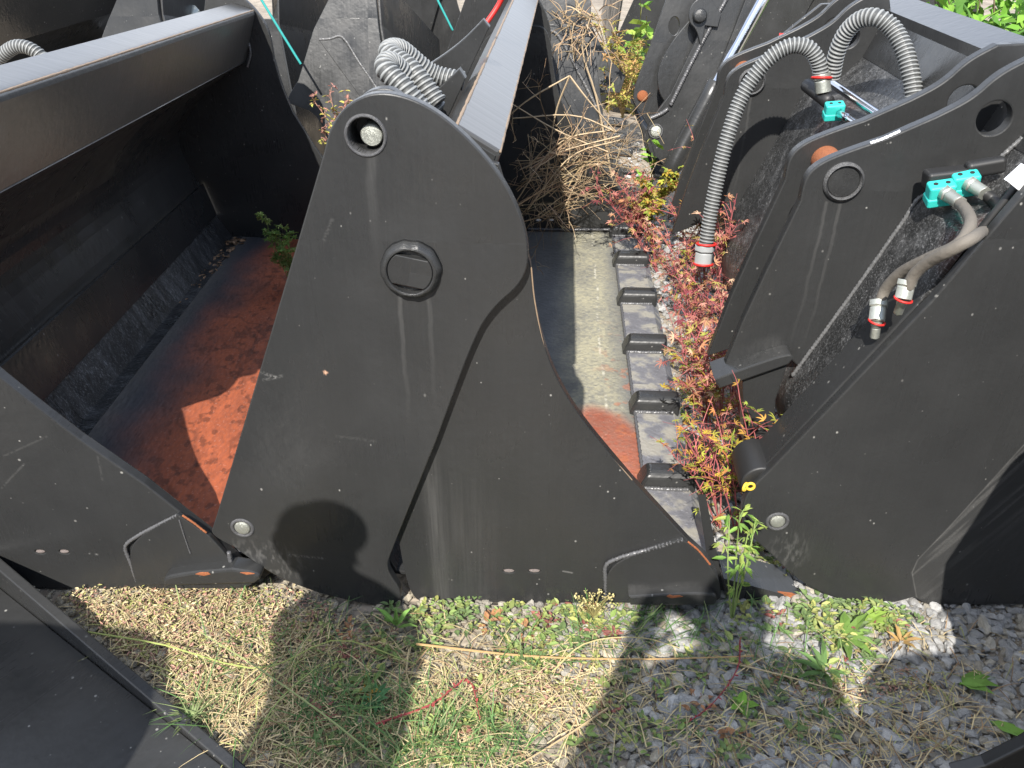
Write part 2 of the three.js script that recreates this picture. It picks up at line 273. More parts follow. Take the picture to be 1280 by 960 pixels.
const bFloorTex = (() => { // dusty floor plate with a rust bloom at the near end; rectangle x -0.4..0.46, z -2.52..0
  const t = dataTex(1024, 1024, (u, v) => {
    const x = -0.4 + u * 0.86, z = -2.52 + v * 2.52; const n = fbm(x * 14, z * 9, 5), f = vn(x * 420, z * 420), f2 = fbm(x * 90, z * 90, 3);
    let c = [0.105 * (0.7 + 0.6 * n), 0.108 * (0.7 + 0.6 * n), 0.108 * (0.7 + 0.6 * n)];
    const du = sstep(-0.02, 0.10, x + 0.05 * (n - 0.5)) * sstep(0.31, 0.2, x + 0.08 * (n - 0.5)) * clamp((0.15 + 1.0 * f2) * (0.35 + 1.2 * n) + 0.25 * (vn(x * 30, z * 7) - 0.5)); // settled grit, painted only on the sunlit strip and faded into the beam shade
    c = [lerp(c[0], 0.30, du), lerp(c[1], 0.28, du), lerp(c[2], 0.195, du)];
    const crack = Math.abs(x - 0.185 - 0.02 * (fbm(z * 6, 3, 3) - 0.5)); const ck = sstep(0.007, 0.002, crack) * sstep(0.35, 0.75, vn(z * 23, 3)) * sstep(0.3, 0.6, f2); c = c.map((q, i) => lerp(q, [0.5, 0.48, 0.40][i], ck * 0.6));
    const r = Math.hypot((x - 0.13) * 1.25, (z + 0.47) * 0.62), rr = sstep(0.27, 0.21, r + 0.03 * (n - 0.5)) * (0.75 + 0.4 * f2); c = [lerp(c[0], 0.26 * (0.7 + 0.6 * n), rr), lerp(c[1], 0.085 * (0.7 + 0.6 * n), rr), lerp(c[2], 0.05 * (0.7 + 0.6 * n), rr)];
    const sp = sstep(0.62, 0.74, fbm(x * 26 + 5, z * 26, 3)) * sstep(0.12, 0.24, x) * sstep(-1.7, -0.8, z); c = [lerp(c[0], 0.32, sp * 0.55), lerp(c[1], 0.10, sp * 0.55), lerp(c[2], 0.04, sp * 0.55)];
    if (f > 0.93) c = c.map(q => q + 0.12);
    return c;
  }); t.repeat.set(1 / 0.86, 1 / 2.52); t.offset.set(0.4 / 0.86, 1); return t;
})();
function floorUV(g) { const p = g.attributes.position, uv = new Float32Array(p.count * 2); for (let i = 0; i < p.count; i++) { uv[2 * i] = p.getX(i); uv[2 * i + 1] = p.getZ(i); } g.setAttribute('uv', new THREE.BufferAttribute(uv, 2)); return g; }
function sideUV(g) { const p = g.attributes.position, uv = new Float32Array(p.count * 2); for (let i = 0; i < p.count; i++) { uv[2 * i] = p.getZ(i); uv[2 * i + 1] = p.getY(i) + 0.6 * p.getX(i); } g.setAttribute('uv', new THREE.BufferAttribute(uv, 2)); return g; }

{
  const b = thing('loader_bucket', 'dark grey loader bucket with round pivot boss, yellowish dusty floor and row of tooth adapters', 'loader bucket', V(-0.2, 0, 0), G_ROW);
  const mc = paintMat(bclTex), mj = paintMat(bjTex);
  const cl = part(b, 'side_plate', plateM(bClampM, ZB, 0.026, { holes: [[hole[0], hole[1], 0.033]], bevel: 0.003 }), mc);
  const slots = [[636, 714], [668, 714]].map(p => P2(p[0], p[1], ZJ));
  const jw = part(b, 'jaw_side_plate', plateM(bJawM, ZJ, 0.028, { holes: slots.map(s => [s[0], s[1], 0.015, 0.006]) }), mj);
  for (const s of slots) part(jw, 'lit_slot_plug', (() => { const g = new THREE.SphereGeometry(1, 12, 8); g.scale(0.0145, 0.0055, 0.006); g.translate(s[0], s[1], ZJ - 0.004); return g; })(), M.plug);  // pale plug colour imitates light showing through the slot
  // recessed bolt in the upper hole
  const hb = part(b, 'bolt', discZ(hole[0] + 0.006, hole[1] - 0.004, ZB - 0.074, ZB - 0.02, 0.021, 0.003), M.zinc);
  part(b, 'hole_sleeve', ringZ(hole[0], hole[1], ZB - 0.075, ZB - 0.0275, 0.0335, 0.044, 0.001), M.paint); part(b, 'sleeve_bottom', discZ(hole[0], hole[1], ZB - 0.085, ZB - 0.076, 0.043, 0.001), M.paint);
  part(hb, 'bolt_ring', ringZ(hole[0], hole[1], ZB - 0.02, ZB + 0.003, 0.033, 0.040, 0.003), M.weld);
  boltOn(b, 303, 660, ZB, 0.020, 0.030);
  // pivot boss with keyed pin end
  const pb = part(b, 'pivot_boss', (() => { const g = new THREE.LatheGeometry([[0.046, 0], [0.062, 0], [0.060, 0.010], [0.054, 0.020], [0.048, 0.022], [0.0455, 0.019], [0.0455, 0]].map(p => V2(p)), 44); const q = g.attributes.position; for (let i = 0; i < q.count; i++) { const a = Math.atan2(q.getZ(i), q.getX(i)), r = Math.hypot(q.getX(i), q.getZ(i)); if (r > 0.05) { const k = 1 + 0.035 * (vn(Math.cos(a) * 6 + 9, Math.sin(a) * 6 + 9) - 0.5) * 2; q.setX(i, q.getX(i) * k); q.setZ(i, q.getZ(i) * k); } } g.computeVertexNormals(); g.rotateX(Math.PI / 2); g.translate(pivot[0], pivot[1], ZB - 0.001); return g; })(), M.paint);
  const pinG = (() => { const s = new THREE.Shape(); const r = 0.0445, a0 = Math.asin(0.031 / r); s.absarc(0, 0, r, -a0, a0, false); s.absarc(0, 0, r, Math.PI - a0, Math.PI + a0, false); s.closePath(); const g = new THREE.ExtrudeGeometry(s, { depth: 0.03, bevelEnabled: true, bevelSize: 0.002, bevelThickness: 0.002, bevelOffset: -0.002, bevelSegments: 2, curveSegments: 20 }); g.rotateZ(-0.2); g.translate(pivot[0], pivot[1], ZB - 0.014); return g; })();
  part(pb, 'pin_end', pinG, mc);
  part(pb, 'key_rust', (() => { const g = new THREE.BoxGeometry(0.062, 0.003, 0.014); g.translate(0, -0.0325, 0); g.rotateZ(-0.2); g.translate(pivot[0], pivot[1], ZB + 0.004); return g; })(), M.rust);
  part(pb, 'pin_base', discZ(pivot[0], pivot[1], ZB - 0.01, ZB + 0.004, 0.0452, 0.001), M.paint);
  // reinforced lower corner
  const cp = part(b, 'corner_plate', platePx([[757, 704, 1], [852, 674], [878, 694], [898, 722, 1], [903, 748, 1], [893, 752], [757, 752]], ZJ + 0.012, 0.014), mj);
  part(cp, 'weld_seam', weldGeo([[757, 750], [757, 728], [758, 706], [772, 698], [810, 687], [854, 674]].map(p => onZ(p[0], p[1], ZJ + 0.007)), 0.0055), M.weld);
  part(cp, 'weld_seam', weldGeo([[860, 677], [874, 689], [888, 706]].map(p => onZ(p[0], p[1], ZJ + 0.011)), 0.0026), M.rust, 'rusty weld along the corner of the jaw');
  part(b, 'skid_bar', platePx([[786, 746], [830, 743], [885, 741, 1], [898, 748, 1], [893, 757], [788, 757]], ZJ + 0.035, 0.05, { bevel: 0.005 }), M.paint);
  part(b, 'rust_scab', platePx([[833, 745.5], [837, 744], [842, 745], [849, 744.3], [854, 746], [847, 746.8], [840, 748], [836, 747]], ZJ + 0.0362, 0.004, { bevel: 0.0005 }), M.rust);
  // far side
  const sh = (o) => o.map(p => [p[0], p[1], p[2]]);
  part(b, 'side_plate', plateM(sh(bClampM), ZBF - 0.03, 0.026), M.paint);
  part(b, 'jaw_side_plate', plateM(sh(bJawM), ZBF, 0.028, { holes: slots.map(s => [s[0], s[1], 0.015, 0.006]) }), M.paint);
  // back, floor, cutting edge
  const back = smoothLine([[-0.2, 0.93], [-0.42, 0.80], [-0.52, 0.55], [-0.50, 0.30]]).concat([[-0.40, 0.05], [-0.34, 0.045]]);
  part(b, 'back_plate', sideUV(sheetZ(back.reverse(), 0.012, ZJ - 0.03, ZBF)), M.paint);
  part(b, 'floor_plate', floorUV(sheetZ([[0.30, 0.052], [-0.345, 0.045]].reverse(), 0.014, ZJ - 0.03, ZBF)), new THREE.MeshStandardMaterial({ map: bFloorTex, roughness: 0.75, bumpMap: coarse, bumpScale: 0.003 }));
  const ce = part(b, 'cutting_edge', floorUV(beamZ([[0.285, 0.040], [0.285, 0.064], [0.415, 0.062], [0.445, 0.030], [0.43, 0.018], [0.30, 0.02]], ZJ - 0.032, ZBF + 0.001, 0.003)), M.edge());
  part(ce, 'weld_seam', weldGeo([V(0.283, 0.062, -0.05), V(0.282, 0.062, -1.2), V(0.283, 0.062, -2.5)], 0.006), M.weld);
  part(b, 'weld_seam', weldGeo([V(-0.15, 0.058, ZBF + 0.006), V(0.1, 0.060, ZBF + 0.006), V(0.28, 0.066, ZBF + 0.006)], 0.008), M.weld);
  for (const z of [-0.445, -0.855, -1.27, -1.69, -2.1, -2.47]) toothAdapter(b, 0.265, 0.432, 0.062, z);
  // top cross beam (folded lip)
  const lip = [[-0.232, 1.17], [-0.196, 1.205], [-0.114, 1.156], [-0.113, 1.146], [-0.195, 0.93], [-0.215, 0.93]];
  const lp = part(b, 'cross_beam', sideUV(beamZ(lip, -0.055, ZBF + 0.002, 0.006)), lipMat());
  part(lp, 'end_gusset', plateM([[-0.205, 1.165], [-0.115, 1.135], [-0.085, 1.03], [-0.19, 0.95]], -0.036, 0.016), M.paint);
  part(lp, 'hollow_shade_plate', plateM([[-0.222, 1.165], [-0.196, 1.192], [-0.122, 1.147], [-0.195, 0.95], [-0.205, 0.95]], -0.051, 0.006, { bevel: 0.001 }), M.paint);  // added plate: darker paint stands in for shade in the hollow beam end
  for (const q of [[-0.1955, 1.2035], [-0.1145, 1.1525]]) part(lp, 'worn_edge', sweep([V(q[0], q[1], -0.057), V(q[0], q[1], -1.2), V(q[0], q[1], ZBF + 0.01)], (t, L, a) => 0.0035 * (0.7 + 0.6 * vn(t * L * 60, 3)), 120, 6), M.worn, 'brown edge where the paint has worn through');
  part(jw, 'worn_edge', sweep([[664, 334], [669, 380], [687, 455], [722, 520], [760, 566], [790, 600]].map(p => onZ(p[0], p[1], ZJ - 0.002)), 0.0018, 60, 5), M.worn);
  // corner tooth at the near end of the edge
  const c0 = onZ(903, 716, -0.05), c1 = onZ(985, 722, -0.12), c2 = onZ(1006, 750, -0.06), c3 = onZ(915, 754, -0.03);
  part(b, 'corner_tooth', hull([V(c0.x, c0.y, -0.03), V(c0.x, c0.y, -0.13), c1, V(c1.x, c1.y, -0.16), c2, V(c2.x - 0.01, c2.y, -0.14), c3, V(c3.x, c3.y, -0.13)]), M.paint, 'pointed corner tooth with a worn rusty tip');
  part(b, 'rust_scab', platePx([[972, 740], [990, 742], [1002, 747], [1003, 750], [985, 747]], -0.052, 0.004, { bevel: 0.0005 }), M.rust);
  part(b, 'edge_end_block', hull([[872, 618], [882, 618], [905, 738], [890, 738]].flatMap(p => { const v = onZ(p[0], p[1], -0.06), w = onZ(p[0], p[1], -0.1); return [v, w]; })), M.paint);
  // rear lugs whose rounded tops show behind the side plate
  for (const [z, pts] of [[-0.10, [[432, 150, 1], [452, 116, 1], [485, 108, 1], [505, 122, 1], [530, 150], [500, 220], [430, 220]]]]) part(b, 'rear_lug', platePx(pts, z, 0.03), M.paint);
  part(b, 'rear_lug', platePx([[470, 160], [505, 140, 1], [545, 114, 1], [574, 86], [582, 98], [556, 156], [540, 200]], -0.42, 0.03), M.paint);
  part(b, 'rear_lug', platePx([[470, 130], [500, 100, 1], [535, 82, 1], [575, 54, 1], [604, 24], [612, 34], [585, 92], [555, 150]], -0.62, 0.03), M.paint);
  bucketHoses(b);
}
function V2(p) { return new THREE.Vector2(p[0], p[1]); }

// ---- left bucket (only its jaw side and its open inside stand in view)
const AX = ray(592, -76), AKX = AX.x / AX.z, AKY = AX.y / AX.z, ZAF = -2.4, ZAJ = 0.02;
function shearA(g) { const p = g.attributes.position; for (let i = 0; i < p.count; i++) { const d = p.getZ(i) - ZAF; p.setX(i, p.getX(i) + AKX * d); p.setY(i, p.getY(i) + AKY * d); } g.computeVertexNormals(); return g; }
const aFloorTex = (() => {
  const t = dataTex(1024, 1024, (u, v) => { // u across the floor from fold to edge, v along the width
    const x = u * 0.95, z = v * 2.5; const n = fbm(x * 9, z * 6, 5), f = fbm(x * 120, z * 60, 3), w = fbm(x * 3 + 8, z * 2, 3), g = vn(x * 300, z * 90);
    const base = [0.05 * (0.7 + 0.7 * n), 0.05 * (0.7 + 0.7 * n), 0.055 * (0.7 + 0.7 * n)];
    const a = sstep(0.05, 0.27, x + 0.2 * (w - 0.5) + 0.1 * (n - 0.5)), k = (0.55 + 0.6 * n) * (0.72 + 0.5 * f);
    const rust = [0.37 * k, 0.088 * k, 0.030 * k]; // one rust colour, thinning out over the grey paint toward the fold
    let c = base.map((b, i) => lerp(b, rust[i], a * (0.8 + 0.2 * g)));
    const fl = sstep(0.56, 0.7, fbm(x * 44 + 3, z * 30, 3)) * 0.45, td = sstep(0.03, 0.0, Math.abs(fbm(x * 5 + 1, z * 3.5 + 4, 3) - 0.5)) * 0.35, sc = sstep(0.86, 0.96, vn(x * 260 + z * 80, z * 190)) * 0.12 * a, si = sstep(0.09, 0.0, x) * (0.3 + 0.7 * f); return c.map((b, i) => lerp(b * (1 - fl * a) * (1 - td * a), [0.17, 0.15, 0.12][i], si * 0.6) + sc * 0.7); // flakes, tide marks, silt along the fold
  }); return t;
})();
{
  const b = thing('loader_bucket', 'dark grey loader bucket with rust red floor and long folded top lip, weed growing inside', 'loader bucket', V(-1.5, 0, 0), G_ROW);
  const slots = [[50, 690], [80, 690]].map(p => P2(p[0], p[1], ZAJ));
  const mkA = segs([[112, 692, 122, 693, 0.7], [5, 570, 60, 545, 0.12], [120, 560, 128, 600, 0.12], [2, 610, 30, 580, 0.15]], ZAJ);
  const at = paintTex(-1.9, -0.06, -0.7, 1.1, (x, y) => { let m = 0; for (const [ax, ay, bx, by, k] of mkA) { const d = line(x, y, ax, ay, bx, by)[0]; m += k * sstep(0.004, 0.001, d) * sstep(0.2, 0.6, vn(x * 200, y * 200)); } return Math.min(m, 0.8); }, { s: 11, specks: 150 });
  const mj = paintMat(at);
  const outl = [[-160, 345], [-60, 422], [0, 472], [50, 512, 1], [100, 550], [180, 605], [232, 646], [262, 669], [290, 694, 1], [308, 716, 1], [318, 732, 1], [300, 736], [-260, 738], [-300, 420]];
  const jw = part(b, 'jaw_side_plate', platePx(outl, ZAJ, 0.028, { holes: slots.map(s => [s[0], s[1], 0.013, 0.006]), bevel: 0.004 }), mj);
  for (const s of slots) part(jw, 'lit_slot_plug', (() => { const g = new THREE.SphereGeometry(1, 12, 8); g.scale(0.0125, 0.0055, 0.006); g.translate(s[0], s[1], ZAJ - 0.004); return g; })(), M.plug);  // pale infill stands in for the brightness seen through each open slot
  const cp = part(b, 'corner_plate', platePx([[156, 680, 1], [222, 643], [262, 671], [289, 700, 1], [300, 728], [170, 732]], ZAJ + 0.012, 0.014), mj);
  part(cp, 'weld_seam', weldGeo([[172, 728], [164, 705], [157, 683], [172, 670], [198, 656], [222, 644]].map(p => onZ(p[0], p[1], ZAJ + 0.007)), 0.005), M.weld);
  part(cp, 'weld_seam', weldGeo([[228, 644], [244, 655], [258, 666]].map(p => onZ(p[0], p[1], ZAJ + 0.010)), 0.0028), M.rust, 'rusty weld along the corner of the jaw');
  part(cp, 'weld_seam', weldGeo([[224, 650], [231, 672], [238, 692]].map(p => onZ(p[0], p[1], ZAJ + 0.013)), 0.002), M.weld);
  part(cp, 'weld_seam', weldGeo([[286, 690], [288, 704], [283, 712], [262, 717]].map(p => onZ(p[0], p[1], ZAJ + 0.014)), 0.006), M.weld);
  const sk = part(b, 'skid_bar', platePx([[202, 722, 1], [240, 716], [290, 712], [322, 717, 1], [326, 724, 1], [318, 730], [205, 733]], ZAJ + 0.045, 0.05, { bevel: 0.007 }), M.paint);
  part(sk, 'rust_scab', platePx([[244, 718], [250, 716], [260, 716], [263, 718], [255, 720]], ZAJ + 0.0462, 0.003, { bevel: 0.0005 }), M.rust);
  part(sk, 'rust_scab', platePx([[300, 716], [310, 716], [318, 717.5], [308, 718.5]], ZAJ + 0.0462, 0.003, { bevel: 0.0005 }), M.rust);
  part(b, 'corner_tooth', hull([[290, 690], [300, 688], [345, 712], [330, 722], [290, 718]].flatMap(p => [onZ(p[0], p[1], -0.03), onZ(p[0], p[1], -0.08)])), M.paint);
  // side of the clamshell beyond the left of the view, the same plate as its neighbour's
  const dx = onZ(65, 690, ZAJ).x - onZ(652, 714, ZJ).x;
  part(b, 'side_plate', plateM(bClampM.map(p => [p[0] + dx, p[1], p[2]]), ZAJ + 0.034, 0.026), M.paint);
  // inside
  const F = (px, py) => { const v = onZ(px, py, ZAF); return [v.x, v.y + 0.0]; };
  const lt = F(291, 4), lr = F(318, 12), lb = F(308, 75), st = F(248, 232), f1 = F(288, 300), f2 = F(303, 300), z1 = ZAJ - 0.032;
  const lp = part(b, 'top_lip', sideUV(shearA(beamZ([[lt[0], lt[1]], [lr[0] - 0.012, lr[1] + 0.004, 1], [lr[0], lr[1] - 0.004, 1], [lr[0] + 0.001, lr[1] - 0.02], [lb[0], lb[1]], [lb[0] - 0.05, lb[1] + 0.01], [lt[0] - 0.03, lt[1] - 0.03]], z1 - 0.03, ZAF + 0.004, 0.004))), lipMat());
  part(lp, 'worn_edge', shearA(sweep([V(lr[0] - 0.003, lr[1] - 0.003, z1 - 0.035), V(lr[0] - 0.003, lr[1] - 0.003, -1.2), V(lr[0] - 0.003, lr[1] - 0.003, ZAF + 0.01)], (t, L, a) => 0.0035 * (0.7 + 0.6 * vn(t * L * 60, 9)), 120, 6)), M.worn, 'tan edge where the paint has worn through');
  const back = smoothLine([[lb[0] - 0.01, lb[1] + 0.004], [lb[0] - 0.22, 0.76], [st[0] - 0.06, 0.52], [st[0], st[1]]]);
  part(b, 'back_plate', sideUV(shearA(sheetZ(back.slice().reverse(), 0.012, z1, ZAF + 0.002))), M.paint);
  const slopeM = paintMat(genTex, { roughness: 0.8 });
  const mid = [lerp(st[0], f1[0], 0.52), lerp(st[1], f1[1], 0.5) - 0.004];
  const wp = part(b, 'wear_plate', sideUV(shearA(sheetZ([[st[0] + 0.02, st[1] + 0.012], mid].reverse(), 0.016, z1 - 0.02, ZAF + 0.02))), slopeM);
  part(b, 'heel_plate', sideUV(shearA(sheetZ([[mid[0] - 0.012, mid[1] - 0.012], [f1[0], f1[1] + 0.012]].reverse(), 0.02, z1, ZAF + 0.004))), M.roughPlate);
  for (const k of [0.18, 0.36, 0.54, 0.72, 0.88]) { const z = lerp(z1, ZAF, k), q = [lerp(mid[0], f1[0], 0.5), lerp(mid[1], f1[1], 0.5) + 0.006]; const g = new THREE.TorusGeometry(0.02, 0.004, 8, 20); g.rotateX(-Math.PI / 2); g.rotateZ(-1.15); g.translate(q[0], q[1], z); part(wp, 'plug_weld', shearA(g), M.weld); }
  part(b, 'fold_strip', sideUV(shearA(sheetZ([[f1[0] - 0.004, f1[1] + 0.01], [f2[0] + 0.004, f2[1] + 0.012]].reverse(), 0.012, z1, ZAF + 0.003))), M.roughPlate);
  part(b, 'weld_seam', shearA(weldGeo([V(f1[0] + 0.002, f1[1] + 0.014, z1), V(f1[0], f1[1] + 0.014, -1.2), V(f1[0] + 0.001, f1[1] + 0.014, ZAF + 0.02)], 0.008)), M.plug);
  part(b, 'weld_seam', shearA(weldGeo([V(f2[0] + 0.004, f2[1] + 0.014, z1), V(f2[0] + 0.002, f2[1] + 0.014, -1.2), V(f2[0] + 0.004, f2[1] + 0.014, ZAF + 0.02)], 0.004)), M.weld);
  // floor runs from the fold to the cutting edge
  const tip = onZ(292, 694, ZAJ); const e1 = [tip.x - AKX * (ZAJ - ZAF), tip.y - AKY * (ZAJ - ZAF) - 0.004];
  const fg = shearA(sheetZ([[f2[0] + 0.002, f2[1] + 0.006], [lerp(f2[0], e1[0], 0.5), lerp(f2[1], e1[1], 0.42)], e1].reverse(), 0.014, z1, ZAF + 0.002));
  { const p = fg.attributes.position, uv = new Float32Array(p.count * 2); for (let i = 0; i < p.count; i++) { const d = p.getZ(i) - ZAF; uv[2 * i] = (p.getX(i) - AKX * d - f2[0]) / 0.95; uv[2 * i + 1] = d / 2.5; } fg.setAttribute('uv', new THREE.BufferAttribute(uv, 2)); }
  part(b, 'floor_plate', fg, new THREE.MeshStandardMaterial({ map: aFloorTex, roughness: 0.72, bumpMap: coarse, bumpScale: 0.003, side: THREE.DoubleSide }));
  part(b, 'cutting_edge', shearA(beamZ([[e1[0] - 0.13, e1[1] + 0.004], [e1[0] + 0.01, e1[1] + 0.014], [e1[0] + 0.03, e1[1] - 0.02], [e1[0] - 0.12, e1[1] - 0.025]], z1, ZAF, 0.003)), M.edge());
  // far side plate
  part(b, 'side_plate', platePx([[258, -18], [300, -6], [318, 10, 1], [336, 36, 1], [342, 72], [352, 108, 1], [366, 140], [392, 182, 1], [430, 235], [470, 280], [470, 312], [290, 318], [246, 246], [225, 200, 1], [215, 120, 1], [250, 60, 1]], ZAF, 0.025, { bevel: 0.004 }), M.paint);
  part(b, 'weld_seam', weldGeo([[303, 40], [310, 52], [313, 66], [309, 84]].map(p => onZ(p[0], p[1], ZAF + 0.012)), 0.006), M.weld);
}

// ---- right bucket, seen from behind: lugs, hoses, couplers
const ZC = -0.05, ZL = [-0.334, -0.49, -1.41, -1.57], ZCF = -1.86;
{
  const b = thing('loader_bucket', 'grey loader bucket seen from behind with orange pin, ribbed hoses and turquoise coupler clips', 'loader bucket', V(0.9, 0, -0.1), G_ROW);
  const PC = (px, py, z = ZC) => P2(px, py, z);
  const seam = [[1146, 748], [1140, 716], [1147, 700], [1190, 655], [1280, 556]].map(p => PC(...p));
  const wearC = PC(985, 690);
  const ct = paintTex(0.4, -0.06, 1.5, 1.35, (x, y) => {
    let m = 0; let right = false, dm = 9; for (let i = 0; i < seam.length - 1; i++) { const [d] = line(x, y, seam[i][0], seam[i][1], seam[i + 1][0], seam[i + 1][1]); dm = Math.min(dm, d); if (y <= seam[i + 1][1] && y >= seam[i][1] && x > lerp(seam[i][0], seam[i + 1][0], (y - seam[i][1]) / (seam[i + 1][1] - seam[i][1]))) right = true; }
    if (right) { const s = (x - y * 0.55); m += 0.05 + 0.24 * sstep(0.5, 0.85, vn(s * 130, (x + y) * 5)) * (0.4 + 0.8 * vn(x * 500, y * 500)) * sstep(0.20, 0.06, Math.abs(s - 0.83)); }
    m += 0.35 * sstep(0.0025, 0.0008, dm) * (0.4 + 0.6 * vn(x * 50, y * 50));
    const e = wearC; m += 0.3 * sstep(0.07, 0.01, Math.hypot(x - e[0], (y - e[1]) * 0.7)) * sstep(0.4, 0.8, fbm(x * 190, y * 50, 3));
    return Math.min(m, 0.7);
  }, { s: 21, specks: 170 });
  const mc = paintMat(ct);
  const out = [[926, 655, 1], [930, 618, 1], [962, 588], [1165, 376], [1292, 228], [1420, 90], [1560, 60, 1], [1560, 700], [1400, 756], [1160, 756], [1142, 747], [1110, 756, 1], [1050, 752, 1], [1000, 728, 1], [962, 692], [940, 672, 1]];
  part(b, 'side_plate', platePx(out, ZC, 0.026, { bevel: 0.004 }), mc);
  boltOn(b, 972, 652, ZC, 0.019, 0.029);
  // cap strip and rod along the sloping edge
  const A = onZ(962, 585, ZC - 0.03), B2 = onZ(1163, 371, ZC - 0.03);
  const nrm = V(-(B2.y - A.y), B2.x - A.x, 0).normalize();
  const strip = (o, z0, z1, h, s = 0, e = 1) => { const a = A.clone().lerp(B2, s), c = A.clone().lerp(B2, e); const p = [a.clone().addScaledVector(nrm, o), c.clone().addScaledVector(nrm, o), c.clone().addScaledVector(nrm, o + h), a.clone().addScaledVector(nrm, o + h)]; return plateM(p.map(v => [v.x, v.y]), z0, z0 - z1, { bevel: 0.004 }); };
  const cs = part(b, 'edge_cap', strip(-0.03, ZC - 0.03, ZC - 0.13, 0.042), M.paint);
  part(cs, 'edge_rail', strip(-0.03, ZC - 0.0265, ZC - 0.0295, 0.037), M.blackRubber);
  part(b, 'edge_rod', sweep([onZ(1140, 384, ZC - 0.06), onZ(1210, 306, ZC - 0.06), onZ(1300, 198, ZC - 0.06)], 0.009, 24, 10), M.blackRubber);
  part(b, 'pivot_tube', (() => { const c = onZ(948, 594, ZC - 0.05); const g = new THREE.LatheGeometry([[0.0001, -0.09], [0.044, -0.09], [0.05, -0.084], [0.05, 0.03], [0.044, 0.036], [0.02, 0.036], [0.018, 0.028], [0.0001, 0.028]].map(V2), 36); g.rotateX(Math.PI / 2); g.translate(c.x, c.y, c.z); return g; })(), M.blackRubber);
  part(b, 'wire_loop', (() => { const c = onZ(938, 608, ZC - 0.0), g = new THREE.TorusGeometry(0.009, 0.0035, 8, 20), g2 = g.clone(); g2.rotateY(0.9); g2.translate(-0.012, -0.002, 0); const m = mergeGeometries([g, g2]); m.translate(c.x, c.y, c.z); return m; })(), M.yellow);
  part(b, 'lower_hook', platePx([[866, 574, 1], [885, 586, 1], [912, 596], [936, 600], [936, 616], [905, 617, 1], [876, 606, 1], [862, 588, 1]], -0.33, 0.16, { bevel: 0.006 }), M.paint);
  // rear sheet: foot, slope, shelf, upper slope, smooth back, lip
  const S = (px, py) => P2(px, py, ZL[0]);
  const pr = [S(1000, 600), S(984, 548), [...S(972, 498), 1], [...S(1000, 458), 1], S(1100, 318), [...S(1132, 272), 1], [...S(1150, 246), 1], [...S(1180, 236), 1], S(1208, 228), [...S(1226, 219), 1]];
  const up = [P2(1080, 70, ZL[2])], top = P2(1113, 12, ZL[2]);
  const slope = sheetZ(pr.slice(1).concat(up), 0.012, ZC - 0.03, ZCF + 0.03); part(b, 'rear_sheet', sideUV(slope), M.roughPlate);
  const u0 = up[0]; const l0 = { x: top[0], y: top[1] };
  part(b, 'back_plate', sideUV(sheetZ([[u0[0] - 0.004, u0[1] - 0.002], [top[0], top[1] + 0.002]], 0.012, ZC - 0.03, ZCF + 0.03)), paintMat(genTex, { roughness: 0.75 }));
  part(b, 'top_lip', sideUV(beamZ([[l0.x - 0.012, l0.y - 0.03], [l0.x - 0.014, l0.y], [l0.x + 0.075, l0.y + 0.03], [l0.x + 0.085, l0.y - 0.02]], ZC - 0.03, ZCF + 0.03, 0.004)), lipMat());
  part(b, 'far_side_plate', plateM([[...S(940, 480)], [...S(1010, 330)], [...S(1120, 215), 1], [...S(1262, 120)], [l0.x + 0.0, l0.y - 0.03], [l0.x + 0.3, l0.y - 0.05], [1.5, 0.6], [1.45, 0.02], [0.8, 0.02], S(984, 560)], ZCF + 0.02, 0.025), M.paint);
  // lugs
  const lugD = [1034, 1052].map(px => S(px, 252));
  const lugTex = paintTex(0.2, 0.2, 1.4, 1.5, (x, y) => { let m = 0; for (const c of lugD) { m += dripMark(x, y, c[0] - 0.05 * (c[1] - y), c[1], 0.005, 0.4, 0.22); } return m; }, { s: 31, specks: 120 });
  const ml = paintMat(lugTex);
  const lug = [[896, 482], [928, 402], [958, 338], [1000, 252], [1006, 222, 1], [1024, 204, 1], [1060, 189, 1], [1108, 173], [1170, 146], [1215, 124, 1], [1250, 92, 1], [1290, 72], [1330, 70], [1330, 260], [1150, 290], [1010, 470], [985, 446], [935, 470]].map(p => { const v = S(p[0], p[1]); return [v[0], v[1], p[2]]; });
  const hole2 = S(1243, 148), rc = S(1054, 227);
  ZL.forEach((z, i) => {
    const o = i === 0 ? lug : lug.map(p => [p[0], p[1], p[2]]);
    const l = part(b, 'rear_lug', plateM(o, z, 0.03, { holes: [[hole2[0], hole2[1], 0.036]], bevel: 0.004 }), ml);
    if (i % 2 === 0) { const rg = ringZ(rc[0], rc[1], z - 0.004, z + 0.012, 0.036, 0.045, 0.006); part(l, 'pin_weld', rg, M.rawWeld); part(l, 'pin_end', discZ(rc[0], rc[1], z - 0.01, z + 0.005, 0.0355, 0.002), M.paint); part(b, 'lug_pin', cylZ(rc[0], rc[1] + 0.004, z - 0.031, ZL[i + 1] + 0.001, 0.034), M.rust, 'orange rusty pin between two lugs'); }
    if (i === 0) {
      const mk = (pts) => part(l, 'weld_seam', weldGeo(pts.map(p => onZ(p[0], p[1], z + 0.003)), 0.0055), M.rawWeld);
      mk([[990, 470], [1040, 402], [1100, 318], [1132, 272], [1148, 248], [1158, 243]]); mk([[1222, 222], [1240, 206], [1278, 172]]);
      part(l, 'weld_seam', weldGeo([[1088, 178], [1105, 172], [1125, 163]].map(p => onZ(p[0], p[1] + 1, z - 0.001)), 0.0035), M.white, 'white paint marks on the lug edge');
    }
    if (i === 2) part(l, 'weld_seam', weldGeo([[930, 262], [965, 198], [1000, 136], [1010, 122]].map(p => onZ(p[0], p[1], z + 0.006)), 0.008), M.rawWeld);
  });
  // foot flange and block below the near lug
  const ff = [[895, 470], [990, 440], [996, 448], [930, 474], [900, 484]];
